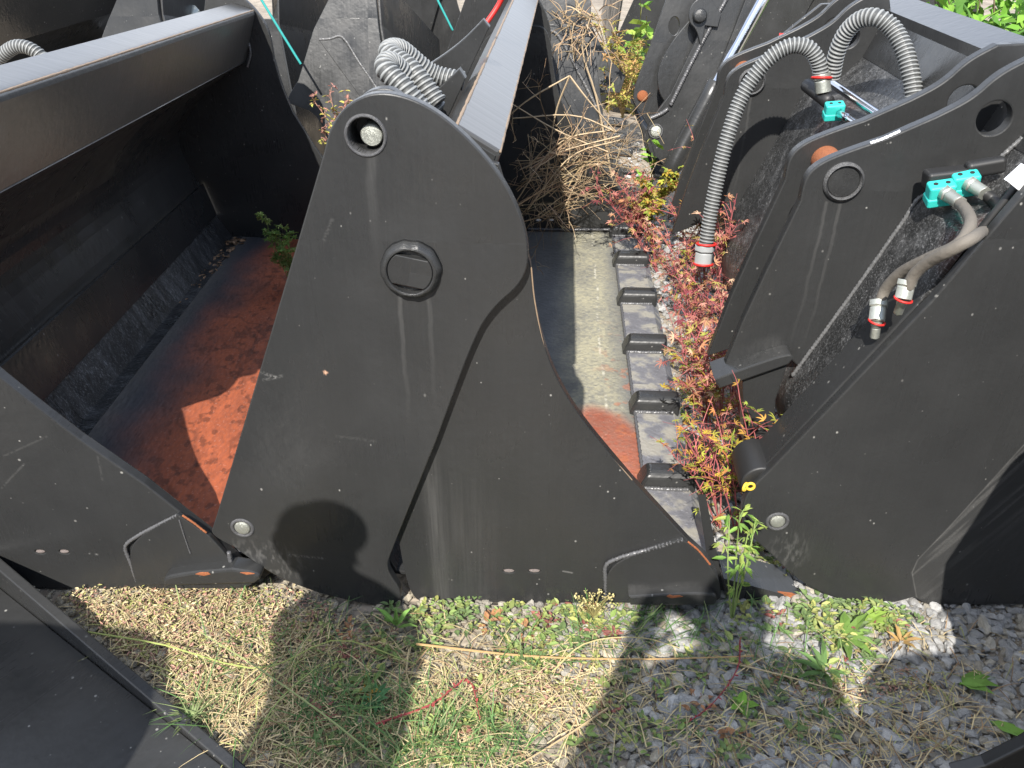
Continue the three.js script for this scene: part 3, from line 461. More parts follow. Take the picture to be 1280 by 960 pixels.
  part(b, 'foot_flange', platePx([[893, 474], [985, 441, 1], [994, 447, 1], [985, 456], [900, 486]], ZL[0] + 0.05, 0.09, { bevel: 0.004 }), M.paint);
  part(b, 'weld_seam', weldGeo([[905, 468], [940, 458], [985, 441]].map(p => onZ(p[0], p[1], ZL[0] + 0.004)), 0.008), M.rawWeld);
  part(b, 'foot_block', platePx([[928, 472], [986, 452], [970, 500], [967, 556], [930, 556]], ZL[0] + 0.03, 0.06, { bevel: 0.004 }), M.paint);
  // couplers on the shelf
  const zs = -0.2;
  const cb = part(b, 'coupler_block', (() => { const a = onZ(1186, 222, -0.27), g = new RoundedBoxGeometry(0.1, 0.04, 0.045, 3, 0.008); const g2 = new RoundedBoxGeometry(0.08, 0.035, 0.03, 3, 0.01); g2.translate(0.07, 0.012, 0.005); g.rotateZ(0.14); g2.rotateZ(0.2); const m = mergeGeometries([g, g2]); m.translate(a.x, a.y, a.z); return m; })(), M.blackRubber);
  function clip(px, py, z, rot = 0.2) {
    const c = onZ(px, py, z); const gs = []; const a = new RoundedBoxGeometry(0.054, 0.036, 0.034, 3, 0.006), l = new RoundedBoxGeometry(0.058, 0.022, 0.038, 3, 0.005); l.translate(0, -0.02, 0); const k1 = new THREE.CylinderGeometry(0.005, 0.005, 0.006, 10); k1.translate(-0.012, 0.016, 0); const k2 = k1.clone(); k2.translate(0.024, 0, 0); gs.push(a, l); const m = mergeGeometries(gs); m.rotateZ(rot); m.rotateX(0.25); m.translate(c.x, c.y, c.z); const o = part(b, 'coupler_clip', m, M.teal); const s = mergeGeometries([k1, k2]); s.rotateZ(rot); s.rotateX(0.25); s.translate(c.x, c.y, c.z); part(o, 'screw_hole', s, M.blackRubber); return o;
  }
  clip(1176, 238, -0.235); clip(1206, 226, -0.245);
  const fit = (a, c, r, name = 'hose_fitting', mat = M.zinc) => { const L = a.distanceTo(c); const m = part(b, name, sweep([a, c], (t) => r * (t < 0.3 ? 1.12 : t < 0.36 ? 0.86 : 1), 24, 6), mat); return m; };
  
  const overSheet = (px, py, lift) => { const d = ray(px, py).normalize(); let t = 1; for (let k = 0; k < 400; k++) { const p = CAM.clone().addScaledVector(d, t); let q = 9; for (let i = 1; i < pr.length - 1; i++) q = Math.min(q, line(p.x, p.y, pr[i][0], pr[i][1], pr[i + 1][0], pr[i + 1][1])[0]); if (q < lift || p.z < ZL[0] + lift) break; t += Math.max(0.001, (q - lift) * 0.5); } return CAM.clone().addScaledVector(d, t); };
  const hose = (pts, r, mat = M.rubber, name = 'hydraulic_hose', pre = []) => part(b, name, sweep([...pre, ...pts.map(p => overSheet(p[0], p[1], p[2]))], r, 60, 12), mat);
  hose([[1197, 252, 0.035], [1208, 264, 0.045], [1212, 284, 0.06], [1198, 305, 0.07], [1160, 323, 0.075], [1125, 342, 0.07], [1106, 363, 0.06], [1098, 388, 0.05]], 0.0118);
  hose([[1212, 300, 0.09], [1190, 312, 0.10], [1160, 328, 0.10], [1143, 343, 0.095], [1134, 362, 0.085]], 0.0118, M.rubber, 'hydraulic_hose', [onZ(1262, 292, -0.10), onZ(1236, 290, -0.10)]);
  part(b, 'hydraulic_hose', sweep([overSheet(1228, 240, 0.03), onZ(1240, 249, -0.19), onZ(1252, 262, -0.15), onZ(1262, 285, -0.11), onZ(1262, 330, -0.10)], 0.013, 40, 12), M.blackRubber);
  fit(onZ(1180, 240, -0.225), overSheet(1200, 254, 0.037), 0.015); fit(onZ(1210, 228, -0.235), overSheet(1231, 242, 0.031), 0.015);
  const e1 = [overSheet(1099, 376, 0.055), overSheet(1096, 402, 0.048), overSheet(1093, 422, 0.03)], e2 = [overSheet(1135, 350, 0.09), overSheet(1129, 374, 0.082), overSheet(1123, 390, 0.06)];
  for (const e of [e1, e2]) { fit(e[0], e[1], 0.0175); fit(e[1], e[2], 0.010); const g = new THREE.TorusGeometry(0.0165, 0.0025, 8, 20); g.rotateX(Math.PI / 2); g.rotateZ(-0.15); g.translate(e[1].x, e[1].y, e[1].z); part(b, 'red_band', g, M.red); }
  part(b, 'white_sticker', platePx([[1258, 226], [1280, 206], [1300, 218], [1278, 242]], ZC - 0.02, 0.012, { bevel: 0.001 }), M.white);
  // far couplers and the ribbed guards
  const zc2 = -1.02;
  part(b, 'coupler_block', sweep([onZ(1008, 106, -1.18), onZ(1036, 128, -1.06)], 0.02, 6, 10), M.blackRubber);
  clip(1043, 136, -1.0, 0.1);
  fit(onZ(1050, 142, -0.98), onZ(1082, 163, -0.80), 0.012, 'coupler_rod', M.chrome);
  part(b, 'steel_pipe', sweep([onZ(1034, 100, -1.2), onZ(1075, 128, -0.98), onZ(1110, 152, -0.80)], 0.013, 30, 10), M.chrome);
  const hg = (pts, r) => part(b, 'hose_guard', guardGeo(pts.map(p => onZ(p[0], p[1], p[2])), r), M.guard);
  hg([[881, 318, -0.98], [886, 280, -1.0], [896, 228, -1.03], [910, 170, -1.06], [926, 124, -1.09], [945, 92, -1.1], [968, 68, -1.1], [990, 57, -1.1], [1010, 60, -1.1], [1022, 76, -1.1], [1027, 98, -1.1]], 0.0235);
  hg([[1040, 96, -1.12], [1046, 66, -1.1], [1058, 40, -1.08], [1076, 24, -1.05], [1095, 22, -1.02], [1114, 34, -1.0], [1130, 62, -0.96], [1139, 96, -0.92], [1145, 140, -0.88]], 0.025);
  fit(onZ(882, 306, -0.98), onZ(879, 332, -0.97), 0.029, 'hose_end', M.collar);
  fit(onZ(1027, 92, -1.1), onZ(1029, 116, -1.09), 0.024, 'hose_end', M.zinc);
  for (const [px, py, z, r] of [[883, 305, -0.98, 0.03], [879, 330, -0.97, 0.029], [1027, 97, -1.1, 0.027]]) { const c = onZ(px, py, z), g = new THREE.TorusGeometry(r, 0.004, 8, 26); g.rotateX(Math.PI / 2 - 0.2); g.translate(c.x, c.y, c.z); part(b, 'red_band', g, M.red); }
}

const D0 = (() => { const pa = onZ(0, 715, 0.08), pb = onY(285, 960, 0.015), u = V(pb.x - pa.x, 0, pb.z - pa.z).normalize(); return { pa, pb, u, w: V(-u.z, 0, u.x) }; })();
const insideD = (x, z) => (x - D0.pb.x) * D0.w.x + (z - D0.pb.z) * D0.w.z > -0.03;
// ---- bucket in the front row: only the sloping jaw edge of its far side stands in view
{
  const pa = D0.pa, pb = D0.pb, u = D0.u, w = D0.w;
  const b = thing('loader_bucket', 'nearly black loader bucket corner with sloping edge in front of the rust floored bucket', 'loader bucket', V(pb.x, 0, pb.z), G_ROW);
  const sa = -Math.hypot(pb.x - pa.x, pb.z - pa.z), sl = (pa.y - 0.015) / sa;
  const toW = (g) => { const m = new THREE.Matrix4().makeBasis(u, V(0, 1, 0), w); m.setPosition(pb.x, 0, pb.z); g.applyMatrix4(m); return g; };
  const dark = M.paint;
  const jaw = [[0.06, -0.01], [0.05, 0.015 + sl * 0.05], [0, 0.015], [sa - 0.07, pa.y - sl * 0.07], [sa - 0.1, pa.y - 0.02, 1], [sa - 0.12, 0.0]];
  const mk = (n, g, m) => part(b, n, toW(g), m);
  mk('side_plate', plateM(jaw, 0.0, 0.026, { bevel: 0.004 }), dark);
  mk('side_plate', plateM(jaw.map(p => p.slice()), 0.75, 0.026), dark);
  mk('floor_plate', beamZ([[0.05, -0.006], [0.02, 0.006], [sa - 0.1, 0.025], [sa - 0.1, 0.012]], 0.72, 0.001, 0.002), dark);
  mk('back_plate', sheetZ([[sa - 0.07, 0.012], [sa - 0.085, 0.06], [sa - 0.09, 0.14]], 0.012, 0.72, 0.001), dark);
}
// ---- taller bucket added wholly outside the view to keep the sun off the black corner
{
  const z = 1.42, b = thing('loader_bucket', 'unseen tall grey loader bucket added to shade the nearly black bucket corner', 'loader bucket', V(-1.6, 0, z), G_ROW);
  const out = [[-2.3, 0.0], [-1.12, 0.0], [-1.04, 0.4, 1], [-1.02, 1.0, 1], [-1.12, 1.22, 1], [-1.3, 1.27, 1], [-2.2, 1.22, 1]];
  part(b, 'side_plate', plateM(out, z, 0.026, { bevel: 0.004 }), M.paint); part(b, 'side_plate', plateM(out.map(p => p.slice()), z + 1.2, 0.026, { bevel: 0.004 }), M.paint);
  part(b, 'back_plate', sheetZ([[-1.2, 0.03], [-1.12, 0.5], [-1.12, 1.0], [-1.3, 1.2]], 0.012, z + 1.17, z + 0.001), M.paint);
}
// ---- bucket at the right of the front row: its lower rear corner just enters the view
{
  const z = 0.55, c0 = onZ(1232, 958, z), c1 = onZ(1280, 934, z);
  const b = thing('loader_bucket', 'small corner of a dark loader bucket at the edge of the grey gravel', 'loader bucket', V(c1.x + 0.3, 0, z), G_ROW);
  const out = [[c0.x - 0.05, c0.y - 0.03], [c0.x, c0.y], [c1.x, c1.y], [c1.x + 0.03, c1.y + 0.05, 1], [0.93, 0.5], [0.89, 0.72], [0.93, 0.92, 1], [0.95, 1.06, 1], [1.05, 1.16, 1], [1.3, 1.25], [1.9, 1.1, 1], [2.1, 0.02], [1.0, 0.0]];
  part(b, 'side_plate', plateM(out, z, 0.026, { bevel: 0.004 }), M.paint);
  part(b, 'side_plate', plateM(out.map(p => p.slice()), z + 1.8, 0.026, { bevel: 0.004 }), M.paint);
  part(b, 'rear_lug', plateM([[0.62, 0.25, 1], [0.52, 0.8], [0.5, 1.1, 1], [0.56, 1.26, 1], [0.75, 1.3, 1], [1.25, 1.2], [1.25, 0.3]], 1.42, 0.03, { bevel: 0.004 }), M.paint);  // unseen lug, placed and shaped to throw shade on the right-hand gravel
  part(b, 'rear_sheet', sheetZ([[1.05, 0.03], [0.99, 0.5], [1.02, 0.9], [1.2, 1.12]], 0.012, z + 1.77, z + 0.003), M.paint);
}

// ---- second row behind: side plates, lips and arms that show over the first row
const G2 = 'loader buckets in the second row';

const Z2 = -2.95;
{
  const b = thing('loader_bucket', 'pale lit loader bucket side with a long welded patch, behind the coiled ribbed hoses', 'loader bucket', V(onZ(450, 100, Z2).x, 0, Z2), G2); tilt(b, 0.85, Z2, -0.3);
  part(b, 'side_plate', platePx([[418, -30], [390, 36], [376, 100], [362, 124, 1], [374, 131, 1], [398, 138, 1], [412, 158, 1], [430, 200], [470, 340], [560, 340], [520, 220], [480, 78], [471, 30], [462, -30]], Z2, 0.028), M.paint);
  const pt = part(b, 'patch_plate', platePx([[398, 51], [425, 47], [480, 118], [500, 160], [478, 160], [452, 118]], Z2 + 0.008, 0.010), M.paint);
  part(pt, 'weld_seam', weldGeo([[398, 50], [412, 49], [425, 46], [450, 78], [480, 118]].map(p => onZ(p[0], p[1], Z2 + 0.006)), 0.007), M.rawWeld);
  const q = (px, py) => P2(px, py, Z2);
  part(b, 'back_plate', sideUV(sheetZ([q(462, -40), q(471, 30), q(482, 78), q(524, 225), q(560, 340)].reverse(), 0.012, Z2 - 0.03, -5.2)), M.paint);
  part(b, 'lift_rod', sweep([onZ(572, 58, -3.3), onZ(598, -12, -3.4)], 0.035, 4, 16), M.chrome);
  part(b, 'side_bracket', platePx([[590, -20], [596, 40], [600, 62], [630, 20], [640, -20]], -3.25, 0.04), M.paint);
  const c = onZ(596, 4, -3.25); part(b, 'bolt', discZ(c.x, c.y, -3.25, -3.23, 0.03, 0.004), M.zinc);
  part(b, 'side_bracket', platePx([[545, 80], [566, 30], [580, -20], [596, -20], [574, 62], [556, 90]], -3.35, 0.05), M.paint);
}
{
  const b = thing('loader_bucket', 'loader bucket with a small grey side plate showing above the long folded top lip', 'loader bucket', V(onZ(160, 20, Z2).x, 0, Z2), G2); tilt(b, 1.05, Z2, -0.2);
  part(b, 'side_plate', platePx([[155, -30], [145, 0, 1], [133, 36, 1], [125, 70], [120, 160], [250, 160], [215, 60], [199, 18], [190, -30]], Z2, 0.028), M.paint);
  const q = (px, py) => P2(px, py, Z2);
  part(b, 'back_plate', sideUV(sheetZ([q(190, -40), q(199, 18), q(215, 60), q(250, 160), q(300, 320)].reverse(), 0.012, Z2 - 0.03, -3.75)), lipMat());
  part(b, 'back_plate', sideUV(sheetZ([q(290, -80), q(300, 20), q(330, 130), q(380, 330)].reverse(), 0.012, Z2 - 0.6, -5.4)), M.paint);
  const c = onZ(244, 0, -3.4); part(b, 'bolt', sweep([c, c.clone().add(V(0, 0.03, 0.07))], 0.035, 4, 12), M.zinc);
  part(b, 'side_plate', platePx([[362, -30], [372, 0, 1], [384, 26, 1], [396, 60], [420, 200], [250, 200], [250, -30]], -4.2, 0.03), M.paint);
}
{
  const b = thing('loader_bucket', 'dark glossy loader bucket lip face above the left end of the long folded lip', 'loader bucket', V(onZ(-60, 60, Z2).x, 0, Z2), G2);
  const q = (px, py) => P2(px, py, Z2);
  const a = q(-90, 84), t = q(-100, -60);
  part(b, 'top_lip', sideUV(beamZ([[a[0], a[1]], [t[0], t[1]], [t[0] - 0.15, t[1]], [a[0] - 0.06, a[1]]], Z2, -5.6, 0.005)), paintMat(genTex, { roughness: 0.5 }));
  part(b, 'back_plate', sideUV(sheetZ([[a[0] - 0.05, a[1] + 0.02], [a[0] - 0.4, a[1] - 0.3], [a[0] - 0.3, 0.02]].reverse(), 0.012, Z2, -5.6)), M.paint);
  part(b, 'hose_guard', guardGeo([[-10, 82, -2.75], [4, 68, -2.75], [22, 58, -2.75], [40, 62, -2.75], [58, 78, -2.75], [66, 110, -2.75]].map(p => onZ(p[0], p[1], p[2])), 0.034), M.guard);
}
{
  const z = -2.8, b = thing('loader_bucket', 'grey loader bucket side with a diagonal weld bead behind the dried weed tangle', 'loader bucket', V(onZ(720, 200, z).x, 0, z), G2); tilt(b, 0.75, z, -0.28);
  part(b, 'side_plate', platePx([[660, -40], [676, 10, 1], [684, 60], [690, 150], [700, 210], [722, 300], [800, 300], [792, 240], [768, 195], [757, 170], [752, 130], [744, 60], [739, 20], [742, -40]], z, 0.028), M.paint);
  part(b, 'weld_seam', weldGeo([[680, 39], [692, 40], [700, 48], [728, 100], [760, 162]].map(p => onZ(p[0], p[1], z + 0.003)), 0.009), M.rawWeld);
  part(b, 'stiffener', platePx([[683, 78], [690, 84], [775, 222], [764, 226], [720, 150]], z + 0.012, 0.014), M.paint);
  const q = (px, py) => P2(px, py, z);
  part(b, 'floor_plate', quad(onY(757, 190, 0.2), onY(800, 235, 0.12), onY(800, 150, 0.2), onY(760, 132, 0.2), 0.02), M.paint);
  for (const [px, py] of [[768, 128], [770, 146], [776, 164], [781, 186], [786, 208]]) { const c = onZ(px, py, z - 0.35); const g = new RoundedBoxGeometry(0.13, 0.05, 0.07, 3, 0.015); g.rotateZ(-0.12); g.translate(c.x, c.y, c.z); part(b, 'tooth_adapter', g, M.paint); }
  part(b, 'edge_bar', quad(onZ(792, 146, z + 0.1), onZ(808, 158, z + 0.1), onZ(824, 244, z + 0.32), onZ(812, 240, z + 0.32), 0.02), M.paint);
  part(b, 'far_jaw', platePx([[742, -30], [760, 10], [786, 38], [778, 60], [752, 60]], z - 0.9, 0.03), M.paint);
}
{
  const z = -2.35, b = thing('loader_bucket', 'loader bucket linkage arm with bright cylinder rod and zinc bolt behind the ribbed hose', 'loader bucket', V(onZ(850, 150, z).x, 0, z), G2); tilt(b, 0.75, z, -0.2);
  const rear = part(b, 'link_plate', platePx([[846, -40], [815, 45], [800, 82], [791, 108, 1], [798, 124, 1], [814, 150], [850, 200], [930, 60], [930, -40]], z - 0.22, 0.03, { holes: [[...P2(846, 20, z - 0.22), 0.025, 0.04]] }), M.paint);
  const rb = onZ(804, 108, z - 0.22); part(rear, 'bolt', discZ(rb.x, rb.y, z - 0.23, z - 0.205, 0.026, 0.008), M.rust, 'rust orange bolt head');
  part(b, 'link_arm', platePx([[806, 168, 1], [812, 150, 1], [838, 118], [878, 40], [898, -40], [975, -40], [880, 138], [834, 220], [822, 200, 1], [804, 180, 1]], z, 0.04), M.paint);
  part(b, 'link_cheek', platePx([[838, 132], [824, 112, 1], [822, 86, 1], [840, 50, 1], [866, 20], [895, -40], [920, -40], [872, 60]], z - 0.08, 0.03), M.paint);
  part(b, 'hub_plate', platePx([[862, 28, 1], [868, 4, 1], [890, -6, 1], [905, 20], [900, 36], [884, 34], [878, 62], [874, 40, 1]], z + 0.02, 0.02), M.paint);
  const hc = onZ(877, 22, z + 0.02); part(b, 'hub_bolt', discZ(hc.x, hc.y, z - 0.02, z + 0.05, 0.03, 0.008), M.paint);
  const zb = onZ(819, 163, z); const zbm = part(b, 'bolt', discZ(zb.x, zb.y, z - 0.02, z + 0.012, 0.026, 0.006), M.zinc); part(zbm, 'bolt_ring', ringZ(zb.x, zb.y, z - 0.01, z + 0.006, 0.0265, 0.034, 0.003), M.weld);
  part(b, 'weld_seam', weldGeo([[812, 148], [826, 142], [835, 136]].map(p => onZ(p[0], p[1], z + 0.004)), 0.009), M.weld);
  part(b, 'weld_seam', weldGeo([[838, 132], [860, 90], [880, 54], [930, -30]].map(p => onZ(p[0], p[1], z + 0.004)), 0.009), M.weld);
  part(b, 'guide_channel', platePx([[828, 225], [880, 135], [955, -40], [972, -40], [902, 104], [840, 225]], z + 0.04, 0.14), M.paint);
  part(b, 'cylinder_rod', sweep([onZ(880, 138, z + 0.1), onZ(974, -20, z + 0.1)], 0.026, 4, 18), M.chrome);
  part(b, 'cylinder_barrel', sweep([onZ(832, 222, z + 0.12), onZ(896, 110, z + 0.1)], 0.042, 6, 18), M.paint);
}
single('tension_cord', 'turquoise cord hanging in front of the black bucket inside, next to the pale patched plate', 'cord', sweep([onZ(322, -8, -2.7), onZ(350, 38, -2.7), onZ(376, 80, -2.7)], 0.006, 12, 6), M.cord, onZ(350, 38, -2.7));
single('tension_cord', 'turquoise cord beside the linkage bracket behind the coiled hoses', 'cord', sweep([onZ(543, -8, -3.3), onZ(556, 18, -3.3), onZ(566, 38, -3.3)], 0.006, 12, 6), M.cord, onZ(556, 18, -3.3));
single('lashing_strap', 'red strap running up past the folded cross beam', 'strap', sweep([onZ(578, 56, -0.95), onZ(600, 38, -0.97), onZ(622, 8, -1.0), onZ(632, -12, -1.0)], 0.008, 14, 6), M.red, onZ(600, 38, -0.97));
single('lashing_strap', 'red strap pulled tight above the shorter ribbed hose', 'strap', sweep([onZ(974, 44, -1.62), onZ(1000, 44, -1.62), onZ(1034, 24, -1.62), onZ(1072, -12, -1.62)], 0.008, 14, 6), M.red, onZ(1000, 44, -1.62));

// ------------------------------------------------------------------ people standing between the front buckets, outside the view: they cast the shade on plate and gravel
function personGeo(bones, size = 1.95) { // bones: [ax,ay,az,ra,bx,by,bz,rb] in metres, feet at y 0
  const n = 88, mc = new MarchingCubes(n, new THREE.MeshBasicMaterial(), false, false, 400000), half = size / 2;
  mc.isolation = 0; const k = 0.035;
  for (let z = 0; z < n; z++) for (let y = 0; y < n; y++) for (let x = 0; x < n; x++) {
    const px = ((x - n / 2) / (n / 2)) * half, py = ((y - n / 2) / (n / 2)) * half + half - 0.04, pz = ((z - n / 2) / (n / 2)) * half; let d = 9;
    for (const [ax, ay, az, ra, bx, by, bz, rb] of bones) { const ux = bx - ax, uy = by - ay, uz = bz - az, L = ux * ux + uy * uy + uz * uz, t = L > 0 ? clamp(((px - ax) * ux + (py - ay) * uy + (pz - az) * uz) / L) : 0; const q = Math.hypot(px - ax - t * ux, py - ay - t * uy, pz - az - t * uz) - lerp(ra, rb, t); const h = clamp(0.5 + 0.5 * (d - q) / k); d = lerp(d, q, h) - k * h * (1 - h); }
    mc.field[x + y * n + z * n * n] = -d;
  }
  mc.update();
  const c = mc.count, g = new THREE.BufferGeometry(), p = new Float32Array(c * 3), nn = new Float32Array(c * 3);
  for (let i = 0; i < c; i++) { p[3 * i] = mc.positionArray[3 * i] * half; p[3 * i + 1] = mc.positionArray[3 * i + 1] * half + half - 0.04; p[3 * i + 2] = mc.positionArray[3 * i + 2] * half; for (let j = 0; j < 3; j++) nn[3 * i + j] = mc.normalArray[3 * i + j]; }
  g.setAttribute('position', new THREE.BufferAttribute(p, 3)); g.setAttribute('normal', new THREE.BufferAttribute(nn, 3));
  const col = new Float32Array(c * 3); for (let i = 0; i < c; i++) { const y = p[3 * i + 1]; const q = y < 0.09 ? [0.03, 0.03, 0.03] : y < 0.95 ? [0.05, 0.07, 0.13] : y < 1.47 ? [0.16, 0.17, 0.18] : [0.45, 0.27, 0.2]; col.set(q, 3 * i); } g.setAttribute('color', new THREE.BufferAttribute(col, 3));
  return g;
}
function hand(dir, up, side) { // palm and five bent fingers along dir, from the wrist at the origin
  const gs = [], s = dir.clone().cross(up).normalize().multiplyScalar(side); const P = (a, b, c) => dir.clone().multiplyScalar(a).addScaledVector(s, b).addScaledVector(up, c);
  gs.push(sweep([P(0, 0, 0), P(0.05, 0, 0), P(0.095, 0, 0)], t => 0.024 + 0.012 * Math.sin(t * Math.PI), 10, 10));
  [[0.03, 0.07], [0.011, 0.08], [-0.009, 0.075], [-0.028, 0.06]].forEach(([o, l]) => gs.push(sweep([P(0.085, o, 0), P(0.085 + l * 0.5, o, -0.008), P(0.085 + l * 0.85, o, -0.03), P(0.085 + l * 0.9, o, -0.05)], 0.0085, 10, 7)));
  gs.push(sweep([P(0.03, 0.025, 0), P(0.06, 0.05, -0.005), P(0.09, 0.058, -0.02)], 0.0095, 8, 7));
  return mergeGeometries(gs);
}
const clothM = new THREE.MeshStandardMaterial({ vertexColors: true, roughness: 0.85 }), skinM = new THREE.MeshStandardMaterial({ color: new THREE.Color(0.45, 0.27, 0.2), roughness: 0.6 }), hairM = new THREE.MeshStandardMaterial({ color: new THREE.Color(0.05, 0.035, 0.025), roughness: 0.8 }), capM = new THREE.MeshStandardMaterial({ color: new THREE.Color(0.06, 0.08, 0.12), roughness: 0.8 });
function person(label, x, z, turn, H, arms, cap, lean = 0, hunch = 0) {
  const o = thing('person', label, 'person', V(0, 0, 0), 'people standing between the front buckets');
  const s = H / 1.75, sh = 0.19;
  const bones = [[-0.1, 0.05, 0.02, 0.045, -0.1, 0.05, -0.15, 0.04], [0.1, 0.05, 0.02, 0.045, 0.1, 0.05, -0.15, 0.04], [-0.1, 0.08, 0.02, 0.05, -0.1, 0.48, 0, 0.062], [0.1, 0.08, 0.02, 0.05, 0.1, 0.48, 0, 0.062], [-0.1, 0.48, 0, 0.065, -0.09, 0.88, 0.01, 0.088], [0.1, 0.48, 0, 0.065, 0.09, 0.88, 0.01, 0.088], [-0.07, 0.95, 0.01, 0.11, 0.07, 0.95, 0.01, 0.11], [-0.05, 1.02, 0, 0.115, -0.06, 1.3, 0.01, 0.125], [0.05, 1.02, 0, 0.115, 0.06, 1.3, 0.01, 0.125], [-0.16, 1.42, 0.01, 0.07, 0.16, 1.42, 0.01, 0.07], [0, 1.53, 0.01, 0.055, -0.15, 1.45, 0.01, 0.06], [0, 1.53, 0.01, 0.055, 0.15, 1.45, 0.01, 0.06], [0, 1.4, 0.01, 0.062, 0, 1.54, -0.01, 0.055], [0, 1.595, -0.03, 0.062, 0, 1.675, -0.01, 0.076], [0, 1.58, -0.105, 0.018, 0, 1.62, -0.1, 0.012]];
  for (const k of [0, 1]) { const [e, h] = arms[k], sd = k ? 1 : -1; bones.push([sd * sh, 1.4, 0.01, 0.056, e[0], e[1], e[2], 0.045], [e[0], e[1], e[2], 0.045, h[0], h[1], h[2], 0.03]); }
  const put = (g) => { g.scale(s, s, s); g.rotateY(turn); if (lean) { const p = g.attributes.position; for (let i = 0; i < p.count; i++) { const y = p.getY(i); p.setX(i, p.getX(i) + lean * sstep(1.25, 1.62, y)); p.setY(i, y - hunch * sstep(1.44, 1.6, y)); } } g.translate(x, 0, z); return g; };
  part(o, 'body', put(personGeo(bones)), clothM);
  for (const k of [0, 1]) { const [e, h] = arms[k], d = V(h[0] - e[0], h[1] - e[1], h[2] - e[2]).normalize(); const up = Math.abs(d.y) > 0.9 ? V(0, 0, -1) : V(0, 1, 0); const g = hand(d, up.sub(d.clone().multiplyScalar(up.dot(d))).normalize(), k ? -1 : 1); g.translate(...h); part(o, 'hand', put(g), skinM); }
  const hr = new THREE.SphereGeometry(0.088, 24, 14, 0, Math.PI * 2, 0, Math.PI * 0.55); hr.scale(0.95, 1.06, 1.12); hr.rotateX(0.25); hr.translate(0, 1.672, 0); part(o, cap ? 'cap' : 'hair', put(hr), cap ? capM : hairM);
  if (cap) { const v = new THREE.CylinderGeometry(0.085, 0.085, 0.008, 24, 1, false, Math.PI / 2, Math.PI); v.scale(1, 1, 1.15); v.translate(0, 1.69, -0.06); part(o, 'visor', put(v), capM); const bt = new THREE.SphereGeometry(0.011, 10, 8); bt.translate(0, 1.772, 0.0); part(o, 'cap_button', put(bt), capM); }
  const eye = new THREE.MeshStandardMaterial({ color: 0x111111, roughness: 0.3 }); for (const sd of [-1, 1]) { const g = new THREE.SphereGeometry(0.011, 10, 8); g.translate(sd * 0.032, 1.635, -0.098); part(o, 'eye', put(g), eye); const er = new THREE.SphereGeometry(0.03, 10, 8); er.scale(0.4, 1, 0.7); er.translate(sd * 0.078, 1.625, -0.01); part(o, 'ear', put(er), skinM); }
  const mo = new THREE.BoxGeometry(0.05, 0.008, 0.01); mo.translate(0, 1.565, -0.1); part(o, 'mouth', put(mo), new THREE.MeshStandardMaterial({ color: new THREE.Color(0.35, 0.12, 0.1), roughness: 0.6 }));
  return o;
}
person('person in grey top and blue trousers with both hands raised in front of the chest', 0.17, 1.74, 0.1, 1.82, [[[-0.30, 1.17, -0.02], [-0.20, 1.42, -0.12]], [[0.30, 1.17, -0.02], [0.02, 1.43, -0.15]]], false);
person('person in grey top and dark cap with arms hanging', -0.66, 1.43, -1.05, 1.74, [[[-0.27, 1.12, 0.04], [-0.26, 0.88, -0.04]], [[0.27, 1.12, 0.04], [0.26, 0.88, -0.04]]], true, -0.17, 0.06);

// ------------------------------------------------------------------ gravel (nobody could count it)
function stoneGeo(k) {
  const g0 = new THREE.IcosahedronGeometry(1, 1), p = g0.attributes.position, r = rng(k * 77 + 5), pl = [];
  for (let i = 0; i < 9; i++) { const v = V(r() - 0.5, r() - 0.5, r() - 0.5).normalize(); pl.push([v, 0.42 + 0.36 * r()]); }
  for (let i = 0; i < p.count; i++) { const v = V(p.getX(i), p.getY(i), p.getZ(i)); for (const [n, d] of pl) { const q = v.dot(n); if (q > d) v.addScaledVector(n, d - q); } p.setXYZ(i, v.x, v.y * 0.62, v.z * 0.82); }
  g0.computeVertexNormals(); return g0;
}
const stoneTex = dataTex(256, 256, (u, v) => { const k = 0.7 + 0.6 * fbm(u * 10, v * 10, 4); return [k * 0.8, k * 0.8, k * 0.8]; });
const stoneM = new THREE.MeshStandardMaterial({ color: 0xffffff, map: stoneTex, roughness: 0.9, flatShading: true, bumpMap: coarse, bumpScale: 0.002 });
const soil = (x, z) => sstep(0.55, -0.35, x + 0.5 * (fbm(x * 2.2 + 7, z * 2.2 + 3, 3) - 0.5) * 2); // 1 = pale soil with litter (left), 0 = clean grey stone (right)
